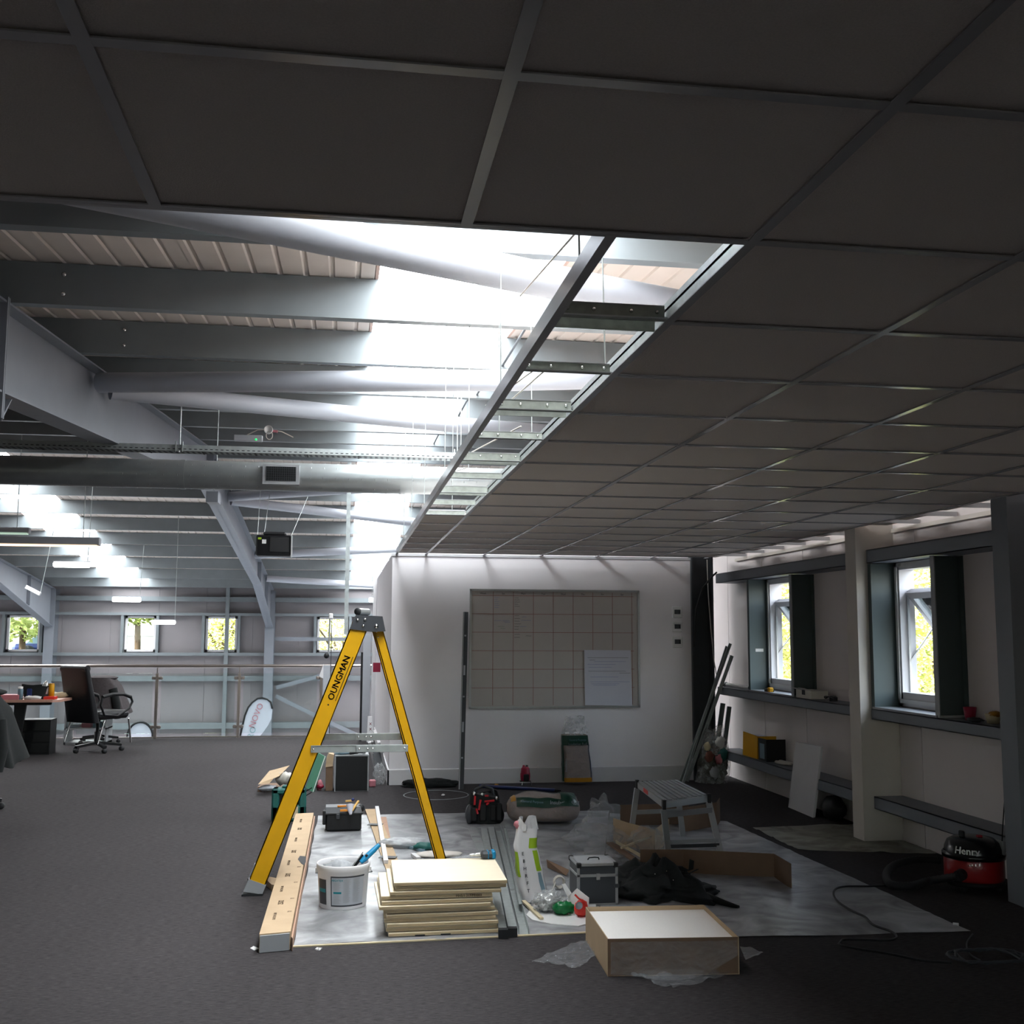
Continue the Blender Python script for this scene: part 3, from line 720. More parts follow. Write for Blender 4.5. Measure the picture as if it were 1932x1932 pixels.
solo('cardboard_scrap', 'torn brown cardboard scrap between the ladder foot and the long carton', 'cardboard', MB().prism([onZ(503, 1672), onZ(512, 1680), onZ(524, 1683), onZ(522, 1668), onZ(508, 1665)], (0, 0, .035)), 'card', fix=True)
solo('paper_scrap', 'small white paper scrap at the near end of the long carton', 'scrap', MB().prism([onZ(472, 1790), onZ(480, 1794), onZ(488, 1790), onZ(478, 1786)], (0, 0, .003)), 'white_plastic', fix=True)
solo('foil_scrap', 'tiny silvery scrap on the carpet in front of the dust sheet hem', 'scrap', MB().prism([onZ(594, 1792), onZ(602, 1794), onZ(608, 1790), onZ(598, 1788)], (0, 0, .003)), 'foil', fix=True)

# ---- white pail
pc = (-.80, 4.905, 0)
T = thing('pail', 'white plastic pail with a printed label, cloths and a blue tool sticking out', 'pail', pc)
prof = [(0, .004), (.118, .004), (.128, .0), (.131, .012), (.143, .20), (.147, .205), (.150, .222), (.150, .236), (.146, .240), (.140, .236), (.138, .21), (.126, .02), (0, .02)]
part(T, 'body', MB().lathe(prof, pc, 48), 'pail_white')
def patch(a0, a1, z0, z1, off=.0006, n=14):
    def fn(u, v):
        z = z0+(z1-z0)*v; r = .131+(z-.012)*(.012/.188)+off; a = a0+(a1-a0)*u
        return (pc[0]+r*math.cos(a), pc[1]+r*math.sin(a), z)
    return MB().grid(fn, n, 3)
A = lambda deg: R(deg)
lab = part(T, 'label', patch(A(243), A(322), .028, .182), 'label_grey')
for z0, z1 in ((.179, .187), (.024, .032)): part(lab, 'border', patch(A(241), A(324), z0, z1, .0012), 'dark_grey')
part(lab, 'border', patch(A(241), A(243.5), .025, .186, .0012), 'dark_grey')
part(lab, 'print', patch(A(247.5), A(266), .093, .104, .0012), 'teal')
tx = MB().text('ARDITEX', .016, Matrix.Identity(4), .0004, True)
tx.v = [(pc[0]+(.1423)*math.cos(A(256.5)+x/.142), pc[1]+(.1423+z)*math.sin(A(256.5)+x/.142), .165+y) for x, y, z in tx.v]; part(lab, 'print', tx, 'teal')
pr = MB()
for cl in range(3):
    z = .150 if cl == 0 else .170
    while z > .04:
        if not (cl == 0 and .085 < z < .110):
            m_ = patch(A(248+cl*22.5), A(248+cl*22.5+random.uniform(12, 18)), z, z+.0022, .0012, 5); pr.add(m_.v, m_.f)
        z -= .0052
part(lab, 'print', pr, 'light_grey')
part(T, 'side_label', patch(A(200), A(228), .03, .165, .001), 'dark_grey'); part(T, 'side_print', patch(A(202), A(226), .095, .115, .0016), 'teal')
hd = MB().tube([(pc[0]-.146, pc[1]-.01, .20), (pc[0]-.17, pc[1]-.04, .17), (pc[0]-.155, pc[1]-.09, .145), (pc[0]-.10, pc[1]-.125, .14)], .0025, 6)
hd = MB().tube([(pc[0]+.146, pc[1], .20), (pc[0]+.165, pc[1]+.12, .155), (pc[0]+.05, pc[1]+.22, .12), (pc[0]-.09, pc[1]+.2, .13), (pc[0]-.155, pc[1]+.06, .17), (pc[0]-.148, pc[1], .20)], .003, 6)
part(T, 'wire_handle', hd, 'dark_grey')
for s_ in (-1, 1): part(T, 'handle_lug', MB().cbox((pc[0]+s_*.150, pc[1], .198), (.012, .024, .024)), 'pail_white')
solo('cloth', 'crumpled grey rag stuffed inside the white pail', 'cloth', MB().ball((pc[0]-.02, pc[1]+.02, .19), .095, 12, (1, .8, .55), .5, 3, 4), 'light_grey')
T = thing('multi_tool', 'blue and black hand tool standing slantwise in the white pail', 'tool', (pc[0]+.06, pc[1], .16))
a, b = Vector((pc[0]+.04, pc[1]-.02, .185)), Vector((pc[0]+.20, pc[1]+.06, .315)); dd = (b-a)
part(T, 'body', MB().tube([a+dd*.35, a+dd*.5, a+dd*.8, a+dd], [.012, .017, .016, .012], 10), 'blue_tool')
part(T, 'blade', MB().beam(a+Vector((-.02, 0, -.01)), a+dd*.55+Vector((-.018, 0, .01)), .006, .02), 'black')
part(T, 'rail', MB().beam(a+Vector((-.005, -.01, .012)), a+dd*.55+Vector((-.02, -.01, .03)), .004, .004), 'alum')
part(T, 'trigger', MB().ball(tuple(a+dd*.55+Vector((.0, -.016, .012))), .008, 5), 'black')

# ---- stack of plywood sheets
grp = 'plywood sheets in the stack'
NB = 12; bh = .0205
offs = [(.020, .0), (.012, .012), (.014, -.004), (.006, .01), (.012, .0), (-.004, .008), (-.030, -.012), (-.016, .0), (-.014, .004), (-.020, -.006), (-.012, .006), (.030, -.012)]
names = ['bottom', 'second', 'third', 'fourth', 'fifth', 'sixth', 'seventh', 'eighth', 'ninth', 'tenth', 'eleventh', 'topmost']
BX, BY = -.575, 4.20
z = .008
for i in range(NB):
    dx, dy = offs[i]; x0 = BX+dx-(.022 if i < 9 else 0)
    if i == 9: x0 += .028
    if i == 10: x0 += .045
    w = .565 if i != 11 else .575
    r_ = Rz(R(random.uniform(-1, 1)), (x0+w/2, BY+dy+.28, z))
    mb = MB(); mb.rbox((-w/2, -.28, 0), (w/2, .28, bh-.003), .0012, r_)
    lb = {0: 'bottom plywood sheet of the stack, lying on the dust sheet', 11: 'topmost plywood sheet of the stack, smooth and pale in the daylight'}.get(i, 'plywood sheet in the stack, %s from the bottom' % names[i])
    o = solo('plywood_sheet', lb, 'plywood', mb, 'ply', grp)
    e = MB()
    for k in (1, 2, 3):
        e.box((-w/2+.002, -.2812, k*(bh-.003)/4-.0012), (w/2-.002, -.2798, k*(bh-.003)/4+.0008), r_)
    part(o, 'ply_layers', e, 'ply_edge')
    if i == 8: part(o, 'stamp', MB().text('MH5/1 217/MH003', .017, r_ @ fmat(Vector((w/2-.12, -.2816, .009)), (1, 0, 0), (0, -1, 0)), .0004, True), 'print_dark')
    if i == 0:
        k_ = MB()
        for xx in (-.15, -.02): k_.box((xx, -.283, .0), (xx+.05, -.2812, .006), r_)
        part(o, 'notch', k_, 'black')
    if i == 11: top_z = z+bh-.003
    z += bh+(.003 if i % 3 == 1 else .0012)
p = onZ(920, 1620, top_z)
T = thing('power_tool', 'dark grey and blue hand tool lying on the back right corner of the plywood stack', 'tool', (p.x, p.y, top_z))
mb = MB(); mb.rbox((p.x-.04, p.y-.03, top_z), (p.x+.045, p.y+.03, top_z+.042), .012); part(T, 'body', mb, 'dark_grey')
mb = MB()
for dx, w in ((-.002, .006), (.02, .02), (.0355, .006)): mb.rbox((p.x+dx, p.y-.032, top_z+.004), (p.x+dx+w, p.y+.03, top_z+.046), .005)
part(T, 'grip', mb, 'blue_tool')
part(T, 'nozzle', MB().tube([(p.x-.04, p.y, top_z+.025), (p.x-.07, p.y+.005, top_z+.022), (p.x-.1, p.y+.01, top_z+.02)], [.012, .008, .006], 10), 'foil')
solo('film_scrap', 'clear curl of film behind the tool on the plywood stack', 'film', quad_sheet([(p.x-.2, p.y+.0, top_z), (p.x-.05, p.y+.01, top_z), (p.x-.05, p.y+.07, top_z), (p.x-.2, p.y+.06, top_z)], 12, 6, .02, .002, 20, 5), 'film_clear')

# ---- galvanised tracks
def channel(name, label, a, b, w, h, mat='galv', capd=False, open_up=True, group=None):
    a = Vector(a); b = Vector(b); t = .0015; L_ = (b-a)
    prof = [(-w/2, 0), (w/2, 0), (w/2, h), (w/2-t, h), (w/2-t, t), (-w/2+t, t), (-w/2+t, h), (-w/2, h)]
    if not open_up: prof = [(x, h-y) for x, y in prof]
    mb = MB(); mb.section(prof, a, b); o = solo(name, label, 'metal profile', mb, mat, group, fix=True)
    if capd:
        e = MB(); d_ = L_.normalized(); e.beam(a-d_*.012+Vector((0, 0, h/2)), a+d_*.03+Vector((0, 0, h/2)), w+.006, h+.006); part(o, 'end_cap', e, 'rubber', fix=True)
    return o
g = 'galvanised profiles lying on the sheet'
channel('metal_stud', 'galvanised channel with a black end cap next to the plywood stack', (-.003, 4.12, .006), (.265, 7.0, .006), .042, .036, capd=True, open_up=False, group=g)
channel('metal_stud', 'galvanised channel with a black end cap, second out from the plywood stack', (.047, 4.14, .006), (.325, 7.05, .006), .042, .036, capd=True, open_up=False, group=g)
channel('metal_stud', 'open galvanised channel nearest the white and green bag', (.108, 4.16, .006), (.385, 7.1, .006), .05, .04, group=g)
channel('metal_stud', 'wide flat galvanised strip reaching back to the tool bag', (.12, 5.4, .004), (.205, 7.25, .004), .07, .012, 'galv_dull', group=g)
channel('metal_stud', 'narrow galvanised angle lying on the open channel', (.16, 4.6, .048), (.44, 7.1, .02), .02, .02, group=g)

# ---- white and green filler bag
T = thing('filler_bag', 'tall slumped white paper bag with lime green bands and Chinese style print', 'bag', (.26, 4.85, 0))
def bagf(u, v, s_=1.0):
    a = 2*PI*u; z = v*.40
    w = (.085-.025*v)*s_; d_ = (.065-.03*v)*s_
    ex = math.copysign(abs(math.cos(a))**.6, math.cos(a)); ey = math.copysign(abs(math.sin(a))**.6, math.sin(a))
    cx = .285-.07*v+(.03*max(0, v-.75)*4); q = 1+.1*noise.noise(Vector((ex*2, ey*2, z*14)))
    return (cx+w*ex*q, 4.86+d_*ey*q+.02*v, .008+z)
part(T, 'body', MB().grid(bagf, 36, 26, True, True), 'white_paint')
def band(f, u0, u1, v0, v1, mat, nm, s_=1.03):
    part(T, nm, MB().grid(lambda u, v: f(u0+(u1-u0)*u, v0+(v1-v0)*v, s_), 10, 8), mat)
band(bagf, .50, .64, .34, .68, 'lime', 'green_panel'); band(bagf, .79, .90, .42, .70, 'lime', 'green_panel'); band(bagf, .76, .95, .73, .87, 'lime', 'green_panel')
band(bagf, .80, .86, .10, .40, 'blue_grey', 'blue_line', 1.025)
for i, ch in enumerate('用品國BRT'):
    v = .66-.1*i; c_ = Vector(bagf(.715, v, 1.05)); part(T, 'print', MB().text('EBHRFT'[i], .026, fmat(c_+Vector((0, -.006, 0)), (1, .1, 0), (-.1, -1, .1)), .0005, True), 'dark_grey')
top = MB()
def fold(u, v):
    a = 2*PI*u; r = .05+.022*math.sin(3*a+1)+.012*math.sin(7*a); return (.232+r*math.cos(a)*(1-.2*v), 4.88+r*.6*math.sin(a), .395+v*(.05+.03*math.sin(2*a+.6)))
part(T, 'open_top', MB().grid(fold, 28, 5, False, True), 'white_paint')
part(T, 'folded_paper', MB().ball((.195, 4.875, .425), .026, 7, (1.1, .8, .8), .4, 2), 'pink')
# bright bag of bottles and respirator, white offcut board under them
wb = [onZ(993, 1728, .006), onZ(1004, 1737, .006), onZ(1040, 1745, .006), onZ(1092, 1749, .006), onZ(1122, 1741, .006), onZ(1125, 1700, .006), onZ(1020, 1690, .006)]
solo('plastic_offcut', 'white plastic offcut under the clear bag and the red respirator pack', 'panel', MB().prism(wb, (0, 0, .006)), 'white_plastic', fix=True)
solo('batten', 'pale trim strip lying across the white offcut beside the galvanised channel', 'strip', MB().beam(onZ(988, 1700, .02), onZ(1022, 1733, .02), .022, .01), 'cream', fix=True)
T = thing('bag_of_film', 'bunched clear plastic bag with a green corner in front of the aluminium case', 'plastic bag', (.34, 4.56, .012))
part(T, 'bag', MB().ball((.315, 4.57, .065), .085, 16, (1.05, .8, .66), .45, 5, 4), 'film_bag')
part(T, 'crumpled_film', MB().ball((.31, 4.58, .058), .06, 14, (1.1, .8, .75), .6, 8, 6), 'foil')
part(T, 'green_film', MB().ball((.385, 4.50, .045), .055, 12, (1.2, .7, .6), .4, 6, 5), 'green_bag')
T = thing('respirator_pack', 'red and white respirator in its clear pack leaning on the aluminium case', 'respirator', (.46, 4.47, .012))
part(T, 'backing_card', MB().prism([(.405, 4.5, .012), (.505, 4.44, .012), (.515, 4.47, .10), (.455, 4.50, .145), (.41, 4.51, .10)], (.004, .006, 0)), 'white_plastic', fix=True)
part(T, 'red_shell', MB().ball((.465, 4.44, .055), .042, 10, (.9, .5, 1.05), .2, 3), 'red_bright')
part(T, 'filter_disc', MB().lathe([(0, .0), (.016, 0), (.018, -.006), (.02, -.012)], n=18, mat=Matrix.Translation((.447, 4.415, .078)) @ Matrix.Rotation(R(-90), 4, 'X')), 'label_grey')
part(T, 'strap', MB().tube([(.43, 4.43, .13), (.45, 4.42, .11), (.49, 4.42, .09), (.5, 4.43, .04)], .005, 6), 'red_bright')
part(T, 'card_flap', MB().prism([(.375, 4.52, .165), (.395, 4.52, .168), (.425, 4.5, .12), (.405, 4.5, .10)], (.003, .004, 0)), 'white_plastic', fix=True)
# cable roll and cardboard curl behind
T = thing('cable_roll', 'small white cable coil between the filler bag and the aluminium case', 'cable', (.49, 5.1, 0))
cr = []
for i in range(90):
    a = i*.42; cr.append((.475+(.034-.008*(i % 11)/11)*math.cos(a), 5.10, .05+(.036-.008*(i % 11)/11)*math.sin(a)+0))
part(T, 'coil', MB().tube([(x, 5.08+.03*i/90, z+.0) for i, (x, y, z) in enumerate(cr)], .004, 5), 'cable_white')
part(T, 'loose_end', MB().tube([(.45, 5.08, .05), (.42, 5.0, .03), (.36, 4.85, .02), (.30, 4.75, .012)], .004, 5), 'cable_white')
solo('cardboard_scrap', 'curled dark brown cardboard strip behind the filler bag', 'cardboard', MB().prism([onZ(1031, 1622, .06), onZ(1033, 1637, .01), onZ(1068, 1652, .01), onZ(1074, 1642, .035)], (.004, .008, 0)), 'card_dark', fix=True)

# ---- aluminium flight case
x0, x1, y0, y1, h = .500, .735, 4.69, 4.93, .235
T = thing('flight_case', 'black and aluminium flight case with corner caps', 'case', (.617, 4.8, 0))
part(T, 'body', MB().box((x0+.004, y0+.004, .004), (x1-.004, y1-.004, h-.005)), 'dark_grey')
part(T, 'lid_panel', MB().box((x0+.01, y0+.01, h-.006), (x1-.01, y1-.01, h-.001)), 'light_grey')
mb = MB(); t = .016
for x in (x0, x1-t):
    for y in (y0, y1-t): mb.rbox((x, y, .0), (x+t, y+t, h), .002)
for z in (0, h-.075, h-t):
    for y in (y0, y1-t): mb.rbox((x0, y, z), (x1, y+t, z+t), .002)
    for x in (x0, x1-t): mb.rbox((x, y0, z), (x+t, y1, z+t), .002)
part(T, 'edge_trim', mb, 'alum')
for x in (x0-.002, x1-.026):
    for y in (y0-.002, y1-.026):
        part(T, 'corner_cap', MB().rbox((x, y, h-.026), (x+.028, y+.028, h+.002), .004), 'black')
part(T, 'latch', MB().rbox((.608, y0-.006, h-.09), (.63, y0, h-.055), .002), 'alum'); part(T, 'latch', MB().rbox((x1-.02, y0-.008, .10), (x1+.004, y0+.004, .12), .002), 'dark_grey')
part(T, 'handle', MB().tube([(.585, 4.80, h), (.59, 4.79, h+.012), (.62, 4.78, h+.016), (.645, 4.79, h+.012), (.65, 4.80, h)], .004, 6), 'black')

# ---- black bag / jacket heap
def heap(u, v):
    a = 2*PI*u; b = v*PI/2; cx, cy = 1.03, 4.98
    rx, ry = .27, .27; q = 1+.28*noise.noise(Vector((math.cos(a)*2, math.sin(a)*2, v*3)))+.26*noise.noise(Vector((math.cos(a)*5, math.sin(a)*5, v*9)))
    x = rx*math.cos(a)*math.cos(b)*q; y = ry*math.sin(a)*math.cos(b)*q; z = .16*math.sin(b)*(1+.7*noise.noise(Vector((x*14, y*14, 3))))
    if x > .05 and y < .1: x += .07*(1-v); y -= .12*(1-v)
    return (cx+x, cy+y, .008+z*(1-.35*max(0, x)/.27))
T = thing('tool_bag', 'black crumpled fabric bag slumped beside the flight case', 'bag', (1.03, 4.98, 0))
part(T, 'body', MB().grid(heap, 48, 22, True, True), 'fabric_dark')
fl = MB()
for k in range(9):
    a = random.uniform(-.9, 1.4); r = .12+.1*random.random(); c_ = Vector((1.03+r*math.cos(a), 4.9+r*math.sin(a)*.5, .09+.05*random.random()))
    d_ = Vector((random.uniform(-1, 1), random.uniform(-.6, .2), random.uniform(0, .8))).normalized()*.07; e = Vector((.02, -.03, .015))
    fl.prism([c_, c_+d_, c_+d_*.7+e, c_+e], (0, .004, .002))
part(T, 'flap', fl, 'fabric_dark', fix=True)
part(T, 'strap', MB().tube([(1.18, 4.80, .06), (1.26, 4.70, .03), (1.33, 4.60, .015), (1.38, 4.52, .012)], [.03, .024, .018, .01], 8), 'fabric_dark')
for p_ in ((.99, 4.83, .135), (1.09, 4.80, .105), (1.13, 4.77, .085), (1.06, 4.83, .15)): part(T, 'stud', MB().ball(p_, .005, 4), 'chrome')

# ---- carton of ceiling tiles in the foreground
B0, B1, B2, B3 = Vector((.372, 3.45, 0)), Vector((.968, 3.40, 0)), Vector((1.005, 3.99, 0)), Vector((.400, 4.03, 0)); h = .162
T = thing('tile_carton', 'open brown cardboard carton holding white ceiling tiles in the foreground', 'carton', (.68, 3.72, 0))
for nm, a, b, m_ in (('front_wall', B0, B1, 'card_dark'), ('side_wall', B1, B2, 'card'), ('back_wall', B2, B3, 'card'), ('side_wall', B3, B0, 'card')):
    n = (b-a).cross(Vector((0, 0, 1))).normalized()*-.004; part(T, nm, MB().prism([a, b, b+n, a+n], (0, 0, h)), m_, fix=True)
part(T, 'base', MB().prism([B0, B1, B2, B3], (0, 0, .004)), 'card', fix=True)
cc = (B0+B1+B2+B3)/4; q = lambda v, s_=.982: cc+(v-cc)*s_
for i in range(7):
    zz = .006+i*.0195; o_ = solo('ceiling_tile', 'white ceiling tile in the carton, ' + ('topmost of the pile' if i == 6 else '%s from the bottom, hidden under the others' % ordinal(i)), 'ceiling tile',
        MB().prism([q(B0)+Vector((0, 0, zz)), q(B1)+Vector((0, 0, zz)), q(B2)+Vector((0, 0, zz)), q(B3)+Vector((0, 0, zz))], (0, 0, .018)), 'tile_new', 'ceiling tiles in the carton', fix=True)
# wrapping film down the front
def wrap(u, v):
    p = lerp(B0, B1, .02+.96*u); z = h-.012-v*(.15*(1-max(0, u-.75)*2.2)); y = p.y-.006-.010*abs(noise.noise(Vector((u*9, v*5, 1))))
    if v > .85 and u < .8: y -= (v-.85)*.55*math.sin(min(1, (u-.15)/.6)*PI if u > .15 else 0); z = max(z, .006)
    return (p.x, y, max(z, .006))
w_ = solo('wrapping_film', 'clear film torn open over the front of the tile carton', 'film', MB().grid(wrap, 50, 24), 'film_clear')
solo('wrapping_film', 'loose clear film lying in front of the tile carton', 'film', quad_sheet([onZ(1215, 1852), onZ(1272, 1870), onZ(1385, 1838), onZ(1170, 1838)], 30, 10, .03, .004, 12, 7), 'film_clear')
solo('wrapping_film', 'pointed clear film lying left of the tile carton', 'film', quad_sheet([onZ(1003, 1815), onZ(1090, 1829), onZ(1142, 1795), onZ(1120, 1770)], 26, 14, .02, .004, 9, 8), 'film_clear')
solo('wrapping_film', 'small shiny triangle of film right of the tile carton', 'film', quad_sheet([onZ(1407, 1812), onZ(1440, 1800), onZ(1418, 1790), onZ(1396, 1788)], 10, 8, .008, .004, 10, 9), 'film_bag')

# ---- standing folded cardboard and open cardboard behind the platform
def stand_card(pts, h0, h1, mat):
    mb = MB()
    for a, b in zip(pts[:-1], pts[1:]):
        a = Vector(a); b = Vector(b); n = (b-a).cross(Vector((0, 0, 1))).normalized()*.004; mb.prism([a, b, b+n, a+n], (0, 0, h0))
    return mb
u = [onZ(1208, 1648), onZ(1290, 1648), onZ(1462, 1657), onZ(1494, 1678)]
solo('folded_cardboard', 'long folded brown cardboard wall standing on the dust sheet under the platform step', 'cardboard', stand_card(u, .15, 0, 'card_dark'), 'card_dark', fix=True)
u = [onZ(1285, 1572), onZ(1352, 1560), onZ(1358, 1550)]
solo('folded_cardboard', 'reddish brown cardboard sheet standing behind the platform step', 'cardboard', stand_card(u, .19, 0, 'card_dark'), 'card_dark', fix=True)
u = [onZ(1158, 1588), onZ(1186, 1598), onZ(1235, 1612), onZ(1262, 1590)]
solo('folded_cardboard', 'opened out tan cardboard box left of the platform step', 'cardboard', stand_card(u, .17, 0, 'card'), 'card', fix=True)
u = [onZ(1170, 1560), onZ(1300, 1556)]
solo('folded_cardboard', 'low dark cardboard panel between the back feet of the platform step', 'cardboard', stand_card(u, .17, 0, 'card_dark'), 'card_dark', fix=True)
def crumple(c, r, sq, seed, name, label, mat='film_clear', nz=.55):
    return solo(name, label, 'film', MB().ball(c, r, 26, sq, nz, seed, 2.2), mat)
crumple((.98, 6.25, .09), .2, (1.0, .8, .45), 2, 'crumpled_film', 'large cloud of crumpled polythene left of the platform step')
crumple((1.13, 6.75, .13), .16, (.8, .6, .9), 4, 'crumpled_film', 'upright fold of clear film behind the opened cardboard box')
crumple((1.28, 6.0, .10), .13, (.9, .8, .8), 6, 'crumpled_film', 'bluish crumpled film under the platform step')
crumple((.86, 5.75, .05), .15, (1.1, .8, .35), 8, 'crumpled_film', 'low crumpled film between the filler bag and the flight case')
for (p0, p1, w_, hh, m_, lb) in ((onZ(1150, 1590, .05), onZ(1222, 1640, .06), .05, .012, 'card_dark', 'brown cardboard angle strip lying towards the black bag'),
                                (onZ(1162, 1588, .075), onZ(1240, 1632, .07), .008, .02, 'cream', 'pale edge trim lying over the cardboard angle strip'),
                                (onZ(1172, 1600, .09), onZ(1236, 1575, .12), .012, .012, 'cream', 'pale batten crossing the cardboard angle strip')):
    solo('trim_strip', lb, 'strip', MB().beam(p0, p1, w_, hh), m_, fix=True)
part(bpy.data.objects['trim_strip'], 'orange_tip', MB().beam(onZ(1219, 1636, .065), onZ(1229, 1645, .06), .025, .014), 'orange', fix=True)
# ---- platform step
TZ = .445
F0, F1, K0, K1 = onZ(1252, 1512, TZ), onZ(1337, 1500, TZ), onZ(1202, 1474, TZ), onZ(1277, 1471, TZ)
F0, F1, K0, K1 = [Vector((v.x, v.y, TZ)) for v in (F0, F1, K0, K1)]
T = thing('platform_step', 'folding aluminium work platform with a grey ribbed top and pink sticker', 'step', ((F0.x+K1.x)/2, (F0.y+K1.y)/2, 0))
mb = MB(); mb.prism([F0-Vector((0, 0, .045)), F1-Vector((0, 0, .045)), K1-Vector((0, 0, .045)), K0-Vector((0, 0, .045))], (0, 0, .04)); part(T, 'deck', mb, 'light_grey', fix=True)
for i in range(9):
    a = lerp(F0, F1, (i+.5)/9); b = lerp(K0, K1, (i+.5)/9); part(T, 'deck_slat', MB().beam(lerp(a, b, .03), lerp(a, b, .97), .022, .006), 'light_grey', fix=True)
feet = [onZ(1264, 1641), onZ(1368, 1645), onZ(1188, 1592), onZ(1290, 1588)]
tops = [F0, F1, K0, K1]
for i, (a, b) in enumerate(zip(tops, feet)):
    a = a+Vector((0, 0, -.05)); mb = MB(); d_ = b-a; mb.beam(a, a+d_*.96, .022, .038, (1, 0, 0)); part(T, 'leg', mb, 'alum', fix=True)
    part(T, 'rubber_foot', MB().beam(a+d_*.94, b, .028, .044, (1, 0, 0)), 'rubber', fix=True)
    if i != 3: part(T, 'hinge', MB().cbox((a.x-.0, a.y-.005, a.z+.03), (.022, .03, .06)), 'black')
def atl(i, t): return tops[i]+(feet[i]-tops[i])*t
part(T, 'lower_step', MB().prism([atl(0, .62), atl(1, .62), atl(1, .62)+Vector((0, .11, 0)), atl(0, .62)+Vector((0, .11, 0))], (0, 0, .022)), 'light_grey', fix=True)
part(T, 'step_edge', MB().beam(atl(0, .66), atl(1, .66), .006, .022), 'dark_grey', fix=True)
part(T, 'cross_rail', MB().beam(atl(2, .5), atl(3, .5), .01, .03), 'alum', fix=True)
part(T, 'cross_rail', MB().beam(atl(0, .2), atl(1, .2), .01, .035), 'alum', fix=True)
a = lerp(F0, K0, .55)+Vector((-.003, 0, -.022)); part(T, 'sticker', MB().beam(a, lerp(F0, K0, .72)+Vector((-.003, 0, -.022)), .002, .028), 'red_bright', fix=True)

# ---- insulation bags
def pillow(cx, cy, L_, D_, H_, rz, seed, n=7., nz=.13):
    M_ = Rz(rz, (cx, cy, 0))
    def f(u, v, s_=1.0):
        x = (u-.5)*L_; t = (1-abs(2*u-1)**n)**.5; a = 2*PI*v
        ca_, sa_ = math.cos(a), math.sin(a); y = math.copysign(abs(ca_)**.7, ca_)*D_/2*t*s_; z = H_/2+math.copysign(abs(sa_)**.7, sa_)*H_/2*max(t, .1)*s_
        q = 1+nz*noise.noise(Vector((x*7, y*9+seed, z*9)))
        return tuple(M_ @ Vector((x*(1+.0*q), y*q, .01+z*q)))
    return f
f = pillow(.80, 7.42, .60, .34, .225, R(-4), 3)
T = thing('insulation_roll', 'green and clear wrapped insulation roll lying behind the filler bag', 'insulation', (.8, 7.42, 0))
part(T, 'filling', MB().grid(lambda u, v: f(u*.985+.0075, v, .95), 30, 24), 'insul')
part(T, 'wrapper', MB().grid(lambda u, v: f(u, v, 1.0), 34, 26), 'film_clear')
part(T, 'green_band', MB().grid(lambda u, v: f(.12+.84*u, .375+.105*v, 1.03), 26, 6), 'green_dark')
part(T, 'green_end', MB().grid(lambda u, v: f(.72+.22*u, .16+.24*v, 1.025), 10, 10), 'green_dark')
part(T, 'amber_end', MB().grid(lambda u, v: f(.05+.06*u, .22+.2*v, 1.03), 4, 10), 'amber')
a, b = Vector(f(.60, .43, 1.08)), Vector(f(.92, .43, 1.08)); part(T, 'lettering', MB().text('Insulation Roll', .042, fmat((a+b)/2+Vector((0, -.012, 0)), b-a, (0, -1, .2)), .0005, True), 'label_grey')
a, b = Vector(f(.2, .43, 1.08)), Vector(f(.45, .43, 1.08)); part(T, 'lettering', MB().text('General Purpose', .026, fmat((a+b)/2+Vector((0, -.012, 0)), b-a, (0, -1, .2)), .0005), 'blue_grey')
T = thing('insulation_roll', 'green and clear wrapped insulation roll standing against the white wall', 'insulation', (1.56, 9.62, 0))
def sb(u, v, s_=1.0, w=.30, d=.15, hh=.47):
    a = 2*PI*u; ex = math.copysign(abs(math.cos(a))**.4, math.cos(a)); ey = math.copysign(abs(math.sin(a))**.4, math.sin(a)); t = 1-.12*v
    q = 1+.05*noise.noise(Vector((ex*3, ey*3, v*7))); return (1.555-.03*v+w/2*ex*t*s_*q, 9.63+d/2*ey*s_*q, .03+v*hh)
part(T, 'filling', MB().grid(lambda u, v: sb(u, v, .95), 30, 14, True, True), 'insul')
part(T, 'wrapper', MB().grid(lambda u, v: sb(u, v*1.02-.03, 1.01), 34, 16, True, True), 'film_clear')
part(T, 'clear_top', MB().grid(lambda u, v: (sb(u, 1, 1-.25*v+.1*math.sin(9*u))[0], 9.63+(sb(u, 1, 1)[1]-9.63)*(1-.8*v), .5+v*.17+.02*math.sin(8*u)), 30, 8, True, True), 'film_bag')
part(T, 'green_band', MB().grid(lambda u, v: sb(.52+.46*u, .78+.21*v, 1.03), 20, 6), 'green_dark')
part(T, 'green_side', MB().grid(lambda u, v: sb(.50+.10*u, .02+.76*v, 1.03), 6, 12), 'green_dark')
part(T, 'green_side', MB().grid(lambda u, v: sb(.92+.13*u, .02+.76*v, 1.04), 6, 12), 'blue_dark')
part(T, 'amber_band', MB().grid(lambda u, v: sb(.60+.32*u, .0+.09*v, 1.03), 14, 4), 'amber')
part(T, 'lettering', MB().text('General Purpose', .026, fmat(Vector((1.545, 9.540, .45)), (1, 0, 0), (0, -1, 0)), .0005), 'blue_grey')
part(T, 'lettering', MB().text('Insulation Roll', .034, fmat(Vector((1.545, 9.540, .41)), (1, 0, 0), (0, -1, 0)), .0005, True), 'label_grey')
part(T, 'side_lettering', MB().text('Insulation', .034, fmat(Vector((1.425, 9.544, .20)), (0, 0, 1), (0, -1, 0)), .0005, True), 'light_grey')

